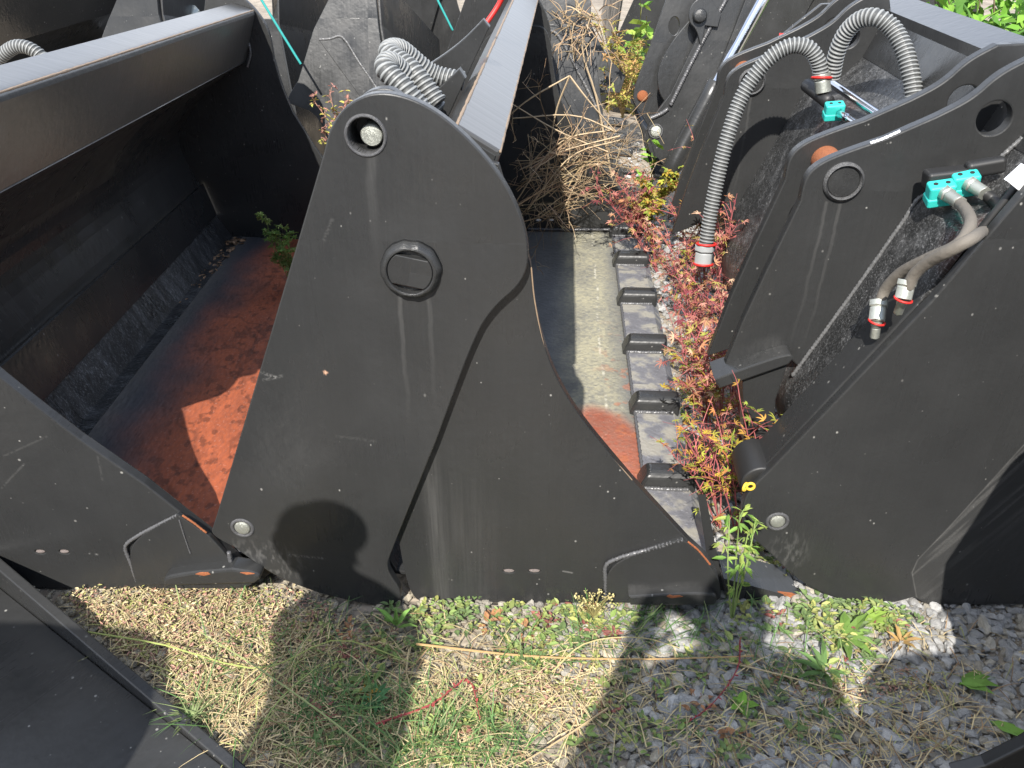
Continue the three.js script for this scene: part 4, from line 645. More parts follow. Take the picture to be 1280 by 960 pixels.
{
  const r = rng(991), spots = [];
  const area2 = [[-1.55, 1.55, -0.12, 0.62, 42000, 1], [0.30, 0.95, -3.2, -0.1, 8000, 1], [-1.6, 0.3, -3.4, -2.5, 1800, 1.2], [0.2, 2.0, -4.4, -2.4, 2200, 1.3]];
  for (const [x0, x1, z0, z1, n, sc] of area2) for (let i = 0; i < n; i++) { const x = lerp(x0, x1, r()), z = lerp(z0, z1, r()), so = soil(x, z); if (r() < so * 0.55 || (z > 0.05 && insideD(x, z))) continue; const q = r(); spots.push([x, z, (0.0035 + 0.021 * Math.pow(q, 5) + 0.0055 * r() * q) * 0.78 * sc * lerp(1.1, 0.85, so), so]); }
  const grp = new THREE.Group(); grp.name = 'gravel'; grp.userData = { kind: 'stuff', label: 'loose grey crushed stone covering the ground between the buckets', category: 'gravel' }; scene.add(grp);
  for (let k = 0; k < 6; k++) {
    const mine = spots.filter((_, i) => i % 6 === k), im = new THREE.InstancedMesh(stoneGeo(k), stoneM, mine.length); im.name = 'stones'; im.userData.kind = 'stuff'; im.castShadow = im.receiveShadow = true;
    const m = new THREE.Matrix4(), q = new THREE.Quaternion(), c = new THREE.Color();
    mine.forEach(([x, z, s, so], i) => {
      q.setFromEuler(new THREE.Euler((r() - 0.5) * 0.9, r() * 6.28, (r() - 0.5) * 0.9)); m.compose(V(x, -0.012 + s * (0.15 + 0.45 * r()), z), q, V(s * (0.85 + 0.5 * r()), s, s)); im.setMatrixAt(i, m);
      const t = r(), b = 0.35 + 0.26 * r() * r() + 0.08 * r(); const warm = clamp(0.34 + so * 0.7 + (t > 0.82 ? 0.45 : 0));
      c.setRGB(b * lerp(0.93, 1.16, warm), b * lerp(0.98, 1.03, warm), b * lerp(1.06, 0.78, warm)); im.setColorAt(i, c);
    }); grp.add(im);
  }
}
// ------------------------------------------------------------------ plants
class MB { constructor() { this.p = []; this.c = []; }
  tri(a, b, d, col) { this.p.push(a.x, a.y, a.z, b.x, b.y, b.z, d.x, d.y, d.z); for (let i = 0; i < 3; i++) this.c.push(col[0], col[1], col[2]); }
  quad(a, b, c, d, col) { this.tri(a, b, c, col); this.tri(a, c, d, col); }
  twig(pts, r0, r1, col, n = 4) { const cv = new THREE.CatmullRomCurve3(pts, false, 'centripetal'), N = Math.max(3, pts.length * 3), fr = cv.computeFrenetFrames(N, false); let prev = null; for (let i = 0; i <= N; i++) { const o = cv.getPoint(i / N), r = lerp(r0, r1, i / N), ring = []; for (let j = 0; j < n; j++) { const a = j / n * 6.2832; ring.push(o.clone().addScaledVector(fr.normals[i], Math.cos(a) * r).addScaledVector(fr.binormals[i], Math.sin(a) * r)); } if (prev) for (let j = 0; j < n; j++) this.quad(prev[j], prev[(j + 1) % n], ring[(j + 1) % n], ring[j], col); prev = ring; } return cv; }
  leaf(o, dir, nrm, len, wid, col, fold = 0.25) { const s = dir.clone().cross(nrm).normalize(), m = o.clone().addScaledVector(dir, len * 0.5).addScaledVector(nrm, -wid * fold), t = o.clone().addScaledVector(dir, len).addScaledVector(nrm, -len * 0.18); const c2 = col.map(v => v * 0.9); const l1 = o.clone().addScaledVector(dir, len * 0.3).addScaledVector(s, wid * 0.48), l2 = o.clone().addScaledVector(dir, len * 0.68).addScaledVector(s, wid * 0.38), r1 = o.clone().addScaledVector(dir, len * 0.3).addScaledVector(s, -wid * 0.48), r2 = o.clone().addScaledVector(dir, len * 0.68).addScaledVector(s, -wid * 0.38); this.tri(o, l1, m, col); this.tri(l1, l2, m, col); this.tri(l2, t, m, col); this.tri(o, m, r1, c2); this.tri(r1, m, r2, c2); this.tri(r2, m, t, c2); }
  geo() { const g = new THREE.BufferGeometry(); g.setAttribute('position', new THREE.Float32BufferAttribute(this.p, 3)); g.setAttribute('color', new THREE.Float32BufferAttribute(this.c, 3)); g.computeVertexNormals(); return g; } }
const leafM = new THREE.MeshPhysicalMaterial({ vertexColors: true, roughness: 0.75, side: THREE.DoubleSide, transmission: 0.25, thickness: 0, specularIntensity: 0.5 });
const stemM = new THREE.MeshStandardMaterial({ vertexColors: true, roughness: 0.8, side: THREE.DoubleSide });
const rv = (r, s = 1) => V((r() - 0.5) * 2 * s, (r() - 0.5) * 2 * s, (r() - 0.5) * 2 * s);
const jit = (c, r, k = 0.3) => { const q = 1 + (r() - 0.5) * 2 * k; return [c[0] * q, c[1] * q * (1 + (r() - 0.5) * k * 0.4), c[2] * q]; };
const pick = (l, r) => l[Math.floor(r() * l.length)];
// a branching herb: stems from the base to given tips, side twigs, lobed leaflets
function herb(name, label, category, base, tips, o, group) {
  const r = rng(o.seed || 1), st = new MB(), lf = new MB();
  const star = (p, size, lobes) => { const n = V(0, 1, 0).add(rv(r, 0.7)).normalize(), a0 = r() * 6.28, t1 = n.clone().cross(rv(r)).normalize(), t2 = n.clone().cross(t1), col = jit(pick(o.leaf, r), r); for (let k = 0; k < lobes; k++) { const a = a0 + (k / lobes - 0.5) * (o.fan || 5.0); const d = t1.clone().multiplyScalar(Math.cos(a)).addScaledVector(t2, Math.sin(a)); lf.leaf(p, d, n, size * (0.7 + 0.5 * r()), size * (o.wid || 0.28), col); } };
  for (const tip of tips) {
    const mid = base.clone().lerp(tip, 0.45).add(V((r() - 0.5) * 0.05, 0.03 * r(), (r() - 0.5) * 0.05)).addScaledVector(V(0, 1, 0), (o.arch || 0.04));
    const cv = st.twig([base.clone().add(rv(r, 0.008).setY(0)), mid, tip], o.r0 || 0.004, (o.r0 || 0.004) * 0.45, jit(o.stem, r, 0.2), 5);
    const nb = o.branches || 6;
    for (let k = 0; k < nb; k++) {
      const t = 0.25 + 0.75 * (k + r()) / nb, p = cv.getPoint(Math.min(1, t)), d = rv(r).add(V(0, 0.7, 0)).normalize(), L = (o.bl || 0.09) * (0.5 + r()), e = p.clone().addScaledVector(d, L), m2 = p.clone().addScaledVector(d, L * 0.5).add(V(0, 0.012, 0));
      const c2 = st.twig([p, m2, e], (o.r0 || 0.004) * 0.5, (o.r0 || 0.004) * 0.2, jit(o.stem, r, 0.25), 3);
      for (let q = 0; q < (o.leaves || 3); q++) { const pp = c2.getPoint(0.35 + 0.65 * r()); star(pp, (o.size || 0.022) * (0.6 + 0.8 * r()), o.lobes || 5); }
    }
  }
  const t = thing(name, label, category, base, group); part(t, 'stem', st.geo(), stemM); part(t, 'leaves', lf.geo(), leafM); return t;
}
const REDS = [[0.34, 0.10, 0.09], [0.42, 0.16, 0.12], [0.48, 0.22, 0.17], [0.46, 0.26, 0.14], [0.24, 0.05, 0.06], [0.42, 0.20, 0.10], [0.36, 0.30, 0.08], [0.5, 0.34, 0.22]], YEL = [[0.42, 0.32, 0.04], [0.35, 0.36, 0.05], [0.45, 0.25, 0.05], [0.28, 0.34, 0.05]], GRN = [[0.12, 0.26, 0.03], [0.2, 0.34, 0.04], [0.28, 0.38, 0.06], [0.10, 0.2, 0.03]];
const redStem = [0.36, 0.10, 0.10];
const PZ = (px, py, z) => onZ(px, py, z);
[ // base pixel on the ground, plane of the tips, tip pixels, leaf colours, label
  [[820, 330], -2.05, [[760, 250], [742, 232], [775, 262], [790, 240], [770, 225]], REDS, 'red leaved weed beside the two farthest tooth adapters'],
  [[870, 330], -1.75, [[872, 185], [885, 215], [868, 232], [900, 250], [852, 245], [845, 280]], REDS, 'tall red stemmed weed left of the long hanging ribbed hose'],
  [[868, 390], -1.45, [[830, 300], [845, 268], [858, 310], [835, 330], [815, 315]], [...REDS, ...YEL], 'red and yellow weed beside the third tooth adapter'],
  [[890, 400], -1.25, [[915, 262], [905, 300], [922, 330], [895, 290], [928, 380]], REDS, 'red weed growing right of the hanging ribbed hose end'],
  [[880, 460], -0.95, [[838, 372], [850, 350], [862, 395], [845, 420], [880, 362]], REDS, 'dense red weed in front of the fourth tooth adapter'],
  [[905, 480], -0.85, [[945, 345], [935, 375], [915, 400], [928, 430], [900, 380]], REDS, 'red weed leaning toward the lug plate'],
  [[880, 540], -0.62, [[852, 440], [868, 420], [880, 455], [858, 475], [898, 440]], [...REDS, ...YEL], 'reddish yellow weed by the second tooth adapter'],
  [[905, 560], -0.5, [[912, 470], [945, 490], [930, 520], [960, 480], [900, 505], [955, 530]], [...YEL, ...REDS], 'yellow orange weed with fine lobed leaves by the foot block'],
  [[895, 640], -0.28, [[850, 535], [868, 560], [842, 570], [880, 545]], [...YEL, [0.45, 0.2, 0.06]], 'orange leaved weed arching over the nearest tooth adapter'],
  [[915, 640], -0.25, [[925, 500], [905, 560], [950, 545], [890, 590]], [...YEL, [0.45, 0.2, 0.06]], 'orange weed with a red stem beside the black pivot tube'],
].forEach(([b, z, tips, leaf, label], i) => { const bp = onY(b[0], b[1], 0); herb('red_weed', label, 'weed', V(bp.x, 0, lerp(bp.z, z, 0.6)), tips.map(t => PZ(t[0], t[1], z)), { seed: 100 + i, leaf, stem: redStem, branches: i > 6 ? 15 : 25, leaves: i > 6 ? 2 : 3, size: i % 3 ? 0.016 : 0.021, bl: 0.105, r0: 0.0028, lobes: 4, wid: 0.24, fan: 3.0 }, 'red weeds between the buckets'); });
// yellowish green bushy weeds
herb('bushy_weed', 'yellow green bushy weed growing over the base of the linkage arm', 'weed', onY(800, 300, 0), [[860, 212], [835, 225], [810, 240], [800, 262], [845, 235], [820, 262]].map(p => PZ(p[0], p[1], -2.0)), { seed: 31, leaf: YEL, stem: [0.25, 0.2, 0.06], branches: 14, leaves: 6, size: 0.022, bl: 0.06, lobes: 4, wid: 0.5 });
herb('bushy_weed', 'feathery yellow ochre weed in the gap beside the grey side plate', 'weed', onY(778, 150, 0), [[748, 30], [765, 40], [780, 75], [795, 90], [760, 85], [772, 60], [800, 60], [755, 110], [785, 115], [765, 130]].map(p => PZ(p[0], p[1], -3.5)), { seed: 32, leaf: [[0.40, 0.33, 0.08], [0.42, 0.25, 0.10], [0.30, 0.33, 0.06]], stem: [0.35, 0.25, 0.1], branches: 16, leaves: 6, size: 0.03, bl: 0.1, lobes: 3, wid: 0.35 });
herb('climbing_vine', 'bright green vine with broad leaves beside the linkage arm top', 'vine', onY(800, 120, 0), [[800, -10], [808, 20], [790, 40]].map(p => PZ(p[0], p[1], -3.6)), { seed: 33, leaf: GRN, stem: [0.2, 0.2, 0.05], branches: 6, leaves: 3, size: 0.09, bl: 0.08, lobes: 1, wid: 0.65 });
herb('climbing_vine', 'bright green leaves below the zinc bolt of the linkage arm', 'vine', onY(815, 260, 0), [[808, 175], [818, 195], [805, 212]].map(p => PZ(p[0], p[1], -2.1)), { seed: 34, leaf: [[0.22, 0.42, 0.05], [0.18, 0.36, 0.04]], stem: [0.2, 0.2, 0.05], branches: 4, leaves: 2, size: 0.06, bl: 0.05, lobes: 1, wid: 0.6 });
herb('green_weed', 'feathery green weed growing inside the rust floored bucket', 'weed', onY(365, 360, 0.07), [[332, 268], [340, 290], [350, 300], [345, 318], [360, 290], [355, 335]].map(p => PZ(p[0], p[1], -1.75)), { seed: 35, leaf: [[0.16, 0.26, 0.05], [0.24, 0.28, 0.08], [0.12, 0.22, 0.05]], stem: [0.2, 0.24, 0.08], branches: 12, leaves: 6, size: 0.016, bl: 0.04, lobes: 4, wid: 0.35, r0: 0.002 });
herb('twig_weed', 'thin pinkish weed rising behind the rounded top of the side plate', 'weed', onZ(430, 230, -2.6), [[390, 122], [412, 112], [436, 118], [404, 165]].map(p => PZ(p[0], p[1], -2.6)), { seed: 36, leaf: [[0.4, 0.2, 0.16], [0.4, 0.38, 0.08]], stem: [0.4, 0.22, 0.16], branches: 14, leaves: 3, size: 0.022, bl: 0.03, lobes: 2, wid: 0.5, r0: 0.003 });
herb('green_weed', 'slender green weed with a flower head in front of the corner tooth', 'weed', onY(913, 772, 0), [[925, 640], [945, 648], [935, 668], [912, 650]].map(p => PZ(p[0], p[1], 0.02)), { seed: 37, leaf: [[0.18, 0.32, 0.06], [0.28, 0.36, 0.08]], stem: [0.2, 0.27, 0.08], branches: 7, leaves: 3, size: 0.028, bl: 0.028, lobes: 1, wid: 0.3, r0: 0.0025 });
{ // dried tangle in the far end of the middle bucket
  const r = rng(77), C = [[0.36, 0.26, 0.15], [0.42, 0.32, 0.2], [0.28, 0.19, 0.11], [0.33, 0.23, 0.13]];
  let m = new MB();
  const hub = onZ(772, 168, -2.35), base = onY(690, 285, 0.06);
  const rec = (p, d, L, rad, lev) => { const k = rv(r, 0.5); const q = p.clone().addScaledVector(d, L * 0.5).addScaledVector(k, L * 0.3), e = p.clone().addScaledVector(d, L).addScaledVector(k, L * 0.25).add(V(0, -0.12 * L, 0)); const cv = m.twig([p, q, e], rad, rad * 0.55, jit(pick(C, r), r), 3); if (lev > 0) { const n = 2 + Math.floor(r() * 3); for (let i = 0; i < n; i++) { const t = 0.3 + 0.7 * r(); rec(cv.getPoint(t), d.clone().multiplyScalar(0.7).add(rv(r, 0.8)).normalize(), L * (0.4 + 0.35 * r()), rad * 0.65, lev - 1); } } };
  for (let i = 0; i < 26; i++) { const a = onZ(lerp(640, 712, r()), lerp(195, 280, r()), -2.3 + 0.25 * r()); const t = hub.clone().add(rv(r, 0.1)); rec(a, t.sub(a).normalize().add(rv(r, 0.35)).normalize(), 0.22 + 0.22 * r(), 0.0032, 2); }
  for (let i = 0; i < 26; i++) rec(onZ(lerp(640, 700, r()), lerp(150, 275, r()), -2.35 + 0.3 * r()), rv(r).add(V(0.3, -0.2, 0)).normalize(), 0.12 + 0.16 * r(), 0.0024, 2);
  for (const l of [[[775, 170], [700, 190], [650, 212]], [[770, 165], [720, 145], [640, 148]], [[768, 162], [700, 178], [640, 260]], [[775, 175], [715, 195], [660, 262]], [[760, 190], [700, 165], [640, 130]], [[712, 95], [695, 140], [680, 245]], [[712, 95], [735, 125], [770, 165]], [[712, 95], [660, 125], [630, 150]]]) m.twig(l.map(p => onZ(p[0], p[1], -2.15 - 0.1 * r())), 0.004, 0.0028, C[1], 4);
  single('dried_weed', 'tangled dead brown weed stems spilling over the far jaw of the dusty bucket', 'weed', m.geo(), stemM, base);
  const m2 = new MB(); const st = m2.twig([onY(770, 250, 0.2), onZ(745, 120, -2.7), onZ(728, 60, -2.75), onZ(738, 22, -2.75)], 0.005, 0.003, C[1], 4);
  m = m2; // the curled head of a second dead stem
  for (let i = 0; i < 26; i++) rec(onZ(lerp(700, 752, r()), lerp(12, 42, r()), -2.75), rv(r).add(V(-0.5, 0, 0)).normalize(), 0.1 + 0.1 * r(), 0.0035, 1);
  single('dried_weed', 'dead curled weed stem standing against the grey plate with the diagonal weld', 'weed', m2.geo(), stemM, onY(770, 250, 0.2));
}
// ------------------------------------------------------------------ litter, grass and low weeds on the gravel
function bladeGeo(bend, n = 5) { // unit blade along +y, bending toward +x
  const p = [], ix = []; for (let i = 0; i <= n; i++) { const t = i / n, w = 0.5 * (1 - t * t * 0.9), x = bend * t * t; p.push(x, t * (1 - 0.25 * bend * t), -w, x, t * (1 - 0.25 * bend * t), w); if (i < n) { const a = i * 2; ix.push(a, a + 1, a + 2, a + 1, a + 3, a + 2); } }
  const g = new THREE.BufferGeometry(); g.setAttribute('position', new THREE.Float32BufferAttribute(p, 3)); g.setIndex(ix); g.computeVertexNormals(); return g;
}
function leafGeoUnit() { const m = new MB(); m.leaf(V(0, 0, 0), V(0, 0, 1), V(0, 1, 0), 1, 0.6, [1, 1, 1], 0.3); return m.geo(); }
function scatter(name, label, category, geo, mat, n, seedN, f) {
  const im = new THREE.InstancedMesh(geo, mat, n), r = rng(seedN), m = new THREE.Matrix4(), q = new THREE.Quaternion(), c = new THREE.Color();
  for (let i = 0; i < n; i++) { const o = f(r, i); q.setFromEuler(o.e); m.compose(o.p, q, o.s); im.setMatrixAt(i, m); c.setRGB(o.c[0], o.c[1], o.c[2]); im.setColorAt(i, c); }
  im.name = name; im.userData = { kind: 'stuff', label, category }; im.castShadow = im.receiveShadow = true; scene.add(im); return im;
}
const strawM = new THREE.MeshStandardMaterial({ roughness: 0.85, side: THREE.DoubleSide }), grassM = new THREE.MeshPhysicalMaterial({ roughness: 0.7, side: THREE.DoubleSide, transmission: 0.25, thickness: 0 });
const gp = (px, py) => { const v = onY(px, py, 0); return [v.x, v.z]; };
function pickPatch(list, r) { let s = 0; for (const l of list) s += l[4]; let t = r() * s; for (const l of list) { t -= l[4]; if (t <= 0) return l; } return list[0]; }
function inPatch(l, r) { for (let k = 0; k < 9; k++) { const a = r() * 6.283, d = Math.sqrt(r()), x = l[0] + Math.cos(a) * d * l[2], y = l[1] + Math.sin(a) * d * l[3]; if (y < 715 + 0.86 * x - 34) return gp(x, y); } return gp(520, 900); } // not inside the front bucket
// px ellipses: cx, cy, rx, ry, weight
const strawP = [[230, 815, 190, 80, 9], [430, 880, 200, 80, 9], [300, 920, 140, 60, 4], [620, 900, 160, 70, 5], [720, 850, 120, 60, 2.5], [500, 830, 160, 60, 3], [1060, 900, 160, 60, 2.2], [900, 870, 160, 80, 2.4], [1160, 860, 130, 90, 2.0], [1000, 930, 200, 40, 2.0]];
scatter('dry_straw', 'pale dry grass stalks lying matted over the gravel', 'straw', bladeGeo(0.7, 4), strawM, 4600, 501, (r) => { const l = pickPatch(strawP, r), [x, z] = inPatch(l, r), k = 0.6 + 0.6 * r(), t = r(); return { p: V(x, 0.002 + 0.016 * r(), z), e: new THREE.Euler(0, r() * 6.28, -1.45 + 0.35 * (r() - 0.35), 'YXZ'), s: V(0.06 + 0.05 * r(), 0.05 + 0.16 * r() * r(), 0.0011 + 0.0016 * r()), c: t < 0.2 ? [0.30 * k, 0.19 * k, 0.10 * k] : t < 0.35 ? [0.33 * k, 0.34 * k, 0.12 * k] : [0.50 * k, 0.40 * k, 0.22 * k] }; });
const grassP = [[480, 910, 140, 50, 5], [380, 860, 120, 60, 2], [560, 940, 110, 40, 4], [640, 830, 60, 40, 1], [790, 790, 90, 30, 2], [930, 800, 80, 50, 1], [320, 780, 120, 40, 0.8], [1010, 850, 60, 50, 1], [240, 905, 40, 40, 1.2]];
scatter('grass', 'thin green grass blades growing through the gravel', 'grass', bladeGeo(0.5, 5), grassM, 900, 502, (r) => { const l = pickPatch(grassP, r), [x, z] = inPatch(l, r), k = 0.6 + 0.7 * r(); return { p: V(x, -0.004, z), e: new THREE.Euler((r() - 0.5) * 0.8, r() * 6.28, -0.9 + 0.8 * (r() - 0.5), 'YXZ'), s: V(0.05 + 0.07 * r(), 0.05 + 0.12 * r(), 0.0016 + 0.002 * r()), c: r() < 0.25 ? [0.22 * k, 0.28 * k, 0.10 * k] : [0.09 * k, 0.19 * k, 0.045 * k] }; });
const weedP = [[600, 775, 90, 22, 5], [690, 800, 80, 40, 4.5], [740, 775, 70, 25, 3], [1060, 775, 75, 25, 5], [1050, 815, 45, 30, 3], [500, 800, 70, 40, 2], [480, 905, 110, 50, 4], [590, 920, 60, 40, 2.5], [930, 790, 60, 30, 1.5], [830, 860, 120, 60, 2.4], [780, 920, 60, 40, 1.6], [900, 920, 60, 40, 1.2], [1000, 880, 50, 40, 1.4], [620, 850, 60, 50, 1.8], [420, 830, 60, 40, 1], [870, 590, 50, 40, 2], [880, 520, 40, 60, 2.5], [950, 690, 50, 50, 1.6], [1120, 790, 30, 20, 0.6]];
const weedCol = [[0.19, 0.27, 0.07], [0.26, 0.31, 0.09], [0.13, 0.20, 0.06], [0.33, 0.34, 0.10], [0.12, 0.18, 0.06]];
const sproutP = (() => { const r = rng(640), l = []; for (let i = 0; i < 330; i++) { const p = pickPatch(weedP, r), [x, z] = inPatch(p, r); l.push([x, z, 0.012 + 0.022 * r(), r() < 0.09 ? [[0.26, 0.09, 0.07], [0.36, 0.18, 0.08]][Math.floor(r() * 2)] : pick(weedCol, r)]); } return l; })();
scatter('low_weeds', 'small green weed sprouts scattered over the gravel', 'weeds', leafGeoUnit(), grassM, 3300, 503, (r, i) => { const [x, z, s, c] = sproutP[i % 330], k = 0.7 + 0.6 * r(), a = r() * 6.28, d = s * 1.1 * r(); const L = s * (0.45 + 0.55 * r()); return { p: V(x + Math.cos(a) * d, 0.004 + 0.022 * r() * (1 - d / (s * 1.3)), z + Math.sin(a) * d), e: new THREE.Euler(-0.1 - 0.5 * r(), Math.PI / 2 - a + (r() - 0.5) * 1.6, (r() - 0.5) * 0.6, 'YXZ'), s: V(L * 0.9, L, L), c: [c[0] * k, c[1] * k, c[2] * k] }; });
const mossP = [[150, 775, 110, 40, 5], [250, 790, 130, 55, 6], [330, 770, 90, 35, 3], [210, 830, 90, 40, 3], [420, 800, 80, 30, 1], [700, 860, 70, 40, 1.5], [1080, 860, 90, 25, 1.5], [640, 850, 60, 30, 1]];
scatter('withered_groundcover', 'low pinkish tan withered ground cover in front of the left bucket', 'ground cover', leafGeoUnit(), strawM, 9000, 504, (r) => { const l = pickPatch(mossP, r), [x, z] = inPatch(l, r), k = 0.6 + 0.7 * r(), t = r(), L = 0.004 + 0.006 * r(); return { p: V(x, 0.001 + 0.022 * r() * r(), z), e: new THREE.Euler(rr(r), r() * 6.28, rr(r)), s: V(L, L, L * 1.4), c: t < 0.3 ? [0.36 * k, 0.20 * k, 0.15 * k] : t < 0.55 ? [0.30 * k, 0.30 * k, 0.10 * k] : [0.46 * k, 0.38 * k, 0.22 * k] }; });
function rr(r) { return (r() - 0.5) * 1.6; }
function rosette(label, px, py, n, len, wid, col, sd, lift = 0.5, a0 = 0, fan = 6.283) {
  const o = onY(px, py, 0.0), r = rng(sd), m = new MB(); for (let i = 0; i < n; i++) { const a = a0 + (i + 0.4 * r()) / n * fan, e = lift * (0.5 + 0.8 * r()), d = V(Math.cos(a) * Math.cos(e), Math.sin(e), Math.sin(a) * Math.cos(e)), nn = V(-Math.cos(a) * Math.sin(e), Math.cos(e), -Math.sin(a) * Math.sin(e)); const L = len * (0.7 + 0.5 * r()); m.leaf(o.clone().add(V(0, 0.004 + 0.01 * r(), 0)), d, nn, L, wid * (0.8 + 0.4 * r()), jit(col, r, 0.2)); }
  return single('leafy_weed', label, 'weed', m.geo(), leafM, o, 'leafy weeds on the gravel');
}
rosette('broad bright green leaf weed under the round bolt side of the hose-fitted bucket', 1055, 800, 7, 0.08, 0.024, [0.17, 0.29, 0.06], 1, 0.5, -1.5, 4.2);
rosette('long pale green leaf pointing right beside the sunlit weeds', 1078, 782, 4, 0.10, 0.026, [0.24, 0.36, 0.06], 2, 0.25, -0.8, 1.3);
rosette('four leaved green weed alone on clean grey gravel', 1198, 858, 4, 0.10, 0.026, [0.17, 0.31, 0.06], 3, 0.2, -0.6, 1.2);
rosette('single large green leaf beside the dark bucket corner', 1235, 905, 2, 0.09, 0.032, [0.18, 0.33, 0.06], 4, 0.15, 0.2, 0.6);
rosette('dark green leaf tuft lying among dry stalks on the gravel', 1030, 842, 9, 0.075, 0.016, [0.11, 0.20, 0.06], 5, 0.6, 0.6, 4.6);
rosette('upright green sprout below the seam of the middle bucket', 496, 786, 6, 0.06, 0.014, [0.20, 0.36, 0.08], 6, 1.0);
rosette('small round leaved green weed on grey gravel', 925, 885, 5, 0.035, 0.022, [0.18, 0.34, 0.05], 7, 0.4);
rosette('grey green spiky tuft beside the nearly black bucket corner', 240, 905, 26, 0.06, 0.005, [0.26, 0.32, 0.14], 8, 0.9);
rosette('bluish green leaf cluster in the shaded straw', 470, 880, 10, 0.045, 0.014, [0.09, 0.21, 0.08], 9, 0.5);
rosette('orange yellow wilted leaves in the shaded straw', 462, 868, 5, 0.03, 0.016, [0.45, 0.28, 0.05], 10, 0.4);
rosette('orange tinged weed leaves on the right of the sunlit weeds', 1125, 805, 7, 0.05, 0.012, [0.34, 0.22, 0.08], 11, 0.6);
function stalk(label, pts, r0, col, heads = 0, sd = 1) { const m = new MB(), r = rng(sd), P = pts.map(([x, y, h]) => onY(x, y, h)); const cv = m.twig(P, r0, r0 * 0.5, col, 5); for (let i = 0; i < heads; i++) { const t = i / heads, p = cv.getPoint(t), d = rv(r).add(V(0, 0.4, 0)).normalize(); m.leaf(p, d, V(0, 1, 0).add(rv(r, 0.5)).normalize(), 0.006 + 0.006 * r(), 0.005, jit([col[0] * 1.1, col[1] * 0.9, col[2] * 0.9], r, 0.4)); } return single('dry_stalk', label, 'stalk', m.geo(), stemM, P[0], 'dry stalks on the gravel'); }
stalk('long straight tan stalk lying level across the gravel', [[520, 805, 0.03], [660, 820, 0.02], [800, 824, 0.02], [942, 820, 0.025]], 0.0028, [0.42, 0.27, 0.12]);
stalk('long curved green stalk crossing the straw', [[110, 790, 0.04], [200, 805, 0.05], [330, 835, 0.05], [420, 800, 0.06], [520, 830, 0.03]], 0.0022, [0.30, 0.34, 0.10]);
stalk('grey green bent stalk rising from the shaded straw', [[480, 955, 0.0], [420, 905, 0.06], [330, 840, 0.09], [250, 790, 0.06]], 0.0026, [0.26, 0.30, 0.12]);
stalk('pale thin stalk arching over the grey gravel to the right', [[900, 825, 0.01], [1000, 850, 0.03], [1110, 885, 0.03], [1250, 945, 0.02]], 0.002, [0.42, 0.34, 0.2]);
stalk('thin pale stalk running toward the bottom right gravel', [[1040, 870, 0.01], [1080, 900, 0.02], [1140, 962, 0.01]], 0.0018, [0.40, 0.33, 0.2]);
stalk('dark red runner stem curving over the grey gravel', [[925, 800, 0.02], [922, 835, 0.03], [890, 880, 0.02], [850, 910, 0.01]], 0.002, [0.22, 0.03, 0.04], 20, 5);
stalk('pale arched stalk reaching toward the skid of the middle bucket', [[690, 840, 0.01], [730, 805, 0.05], [800, 797, 0.05], [850, 810, 0.02]], 0.002, [0.40, 0.34, 0.16]);
stalk('broken tan stalk pointing down the sunlit strip', [[760, 885, 0.02], [700, 925, 0.02], [650, 955, 0.02]], 0.0024, [0.45, 0.33, 0.18]);
stalk('red stem with small leaves lying in the shaded straw', [[470, 905, 0.02], [540, 880, 0.03], [585, 850, 0.03], [600, 900, 0.02]], 0.0024, [0.28, 0.05, 0.05], 40, 6);
stalk('reddish knotted flower stem resting against the left bucket corner', [[170, 722, 0.02], [200, 712, 0.04], [230, 702, 0.06], [252, 697, 0.07]], 0.0026, [0.36, 0.18, 0.14], 70, 7);
stalk('short reddish flower stem in front of the left bucket', [[120, 730, 0.01], [138, 715, 0.05], [150, 703, 0.07], [160, 698, 0.08]], 0.003, [0.36, 0.20, 0.14], 60, 8);
stalk('green stalk leaning across the shade in the foreground straw', [[300, 960, 0.0], [345, 880, 0.07], [400, 830, 0.10]], 0.002, [0.26, 0.32, 0.10]);
{ const o = onY(742, 772, 0), r = rng(91), m = new MB(); for (let i = 0; i < 26; i++) { const e = onZ(742 + (r() - 0.5) * 50, 752 + (r() - 0.5) * 24, 0.06 + 0.03 * r()); m.twig([o.clone(), o.clone().lerp(e, 0.6).add(V(0, 0.01, 0)), e], 0.001, 0.0007, [0.3, 0.26, 0.1], 3); for (let k = 0; k < 5; k++) m.leaf(e.clone().add(rv(r, 0.006)), rv(r).normalize(), V(0, 1, 0), 0.007, 0.005, jit([0.42, 0.36, 0.16], r, 0.3)); } single('seed_head_weed', 'pale yellow seed head weed beside the welded corner plate', 'weed', m.geo(), stemM, o); }

{ const a = onY(296, 303, 0.03), b2 = onY(105, 548, 0.05); scatter('leaf_litter', 'dry leaf crumbs caught along the fold of the rust floored bucket', 'leaf litter', leafGeoUnit(), strawM, 170, 505, (r) => { const t = Math.pow(r(), 2.2), p = a.clone().lerp(b2, t), k = 0.5 + 0.7 * r(), L = 0.008 + 0.022 * r() * (1 - t); return { p: V(p.x + (r() - 0.5) * 0.05, lerp(0.062, 0.13, t) - 0.02 + 0.01 * r(), p.z + (r() - 0.5) * 0.05), e: new THREE.Euler(rr(r) * 0.5, r() * 6.28, rr(r) * 0.5), s: V(L, L, L * 1.3), c: [0.34 * k, 0.21 * k, 0.12 * k] }; }); }
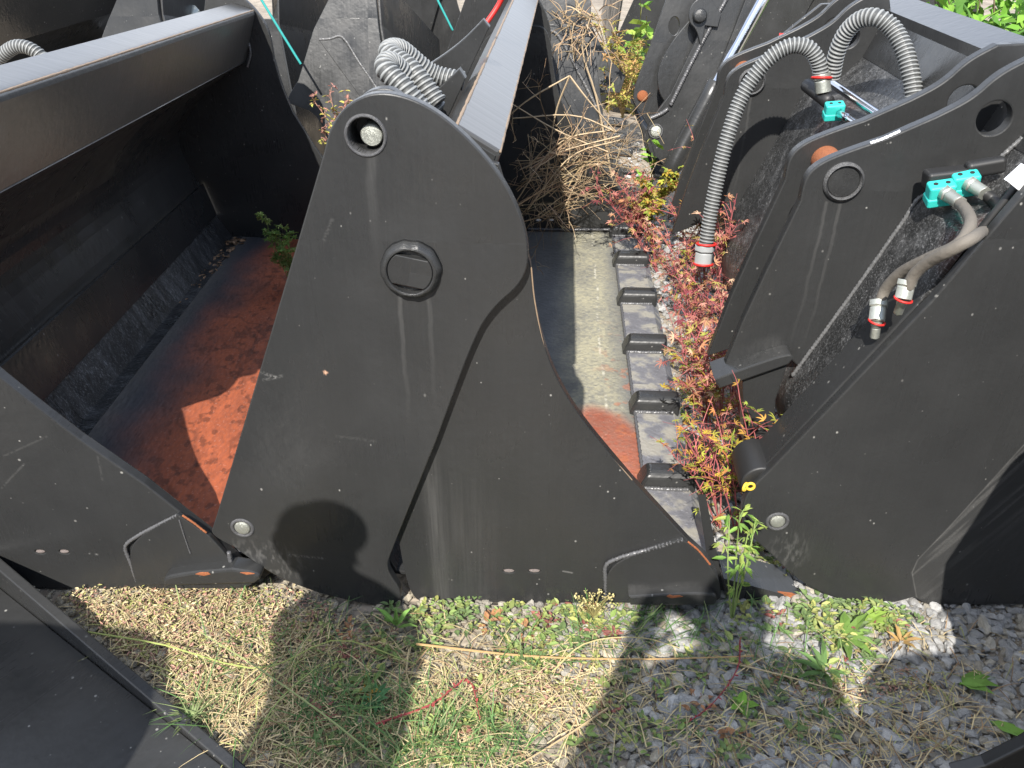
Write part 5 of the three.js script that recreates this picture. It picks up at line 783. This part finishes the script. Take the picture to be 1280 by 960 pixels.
// ------------------------------------------------------------------ behind everything: third row of buckets and a shrub
const G3 = 'dark loader buckets farther back';
[[-4.3, -5.7, 0, 'dark loader bucket farther back beyond the dark glossy lip'], [-3.2, -5.5, 0, 'dark loader bucket farther back beyond the small grey side plate'], [-2.1, -5.8, 0, 'dark loader bucket farther back beyond the turquoise cord'], [-1.15, -5.4, 0, 'dark loader bucket farther back beyond the coiled ribbed hoses'], [-0.2, -5.6, 0, 'dark loader bucket farther back beyond the folded cross beam end'], [0.75, -5.3, 0, 'dark loader bucket farther back beyond the dead weed stems'], [1.7, -5.5, 0, 'dark loader bucket farther back beyond the linkage arm'], [2.7, -5.2, 0, 'dark loader bucket farther back beyond the leafy green shrub']].forEach(([x, z, a, label]) => {
  const b = thing('loader_bucket', label, 'loader bucket', V(x, 0, z), G3);
  part(b, 'side_plate', plateM(bClampM.map(p => [p[0] + x + 0.35, p[1], p[2]]), z + 0.03, 0.026), M.paint); part(b, 'jaw_side_plate', plateM(bJawM.map(p => [p[0] + x + 0.35, p[1], p[2]]), z, 0.028), M.paint);
  part(b, 'back_plate', sheetZ([[x - 0.1, 1.15], [x - 0.3, 0.85], [x - 0.35, 0.4], [x - 0.25, 0.03]], 0.012, z - 0.03, z - 2.4), M.paint);
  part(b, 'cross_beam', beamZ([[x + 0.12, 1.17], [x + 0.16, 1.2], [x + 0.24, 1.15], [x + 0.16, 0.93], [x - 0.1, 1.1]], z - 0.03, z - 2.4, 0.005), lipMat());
  part(b, 'floor_plate', beamZ([[x - 0.25, 0.02], [x - 0.25, 0.04], [x + 0.78, 0.05], [x + 0.78, 0.02]], z - 0.03, z - 2.4, 0.003), M.paint);
});
{
  const r = rng(404), o = V(2.2, 0, -2.8), st = new MB(), lf = new MB();
  for (let i = 0; i < 60; i++) { const e = o.clone().add(V((r() - 0.45) * 1.5, 0.65 + 0.6 * r(), (r() - 0.5) * 1.0)); const cv = st.twig([o.clone().add(rv(r, 0.08).setY(0)), o.clone().lerp(e, 0.5).add(V(0, 0.18, 0)), e], 0.01, 0.003, [0.12, 0.09, 0.05], 5); for (let k = 0; k < 60; k++) { const p = cv.getPoint(0.3 + 0.7 * r()).add(rv(r, 0.13)), d = rv(r).add(V(0, -0.1, 0.3)).normalize(), n = V(0, 1, 0.4).add(rv(r, 0.5)).normalize(); lf.leaf(p, d, n, 0.055 + 0.04 * r(), 0.034 + 0.016 * r(), jit(pick([[0.13, 0.30, 0.03], [0.20, 0.38, 0.05], [0.09, 0.22, 0.03]], r), r, 0.2)); } }
  const t = thing('shrub', 'leafy bright green shrub behind the top lip of the hose-fitted bucket', 'shrub', o); part(t, 'stem', st.geo(), stemM); part(t, 'leaves', lf.geo(), leafM);
}
renderer.render(scene, camera);
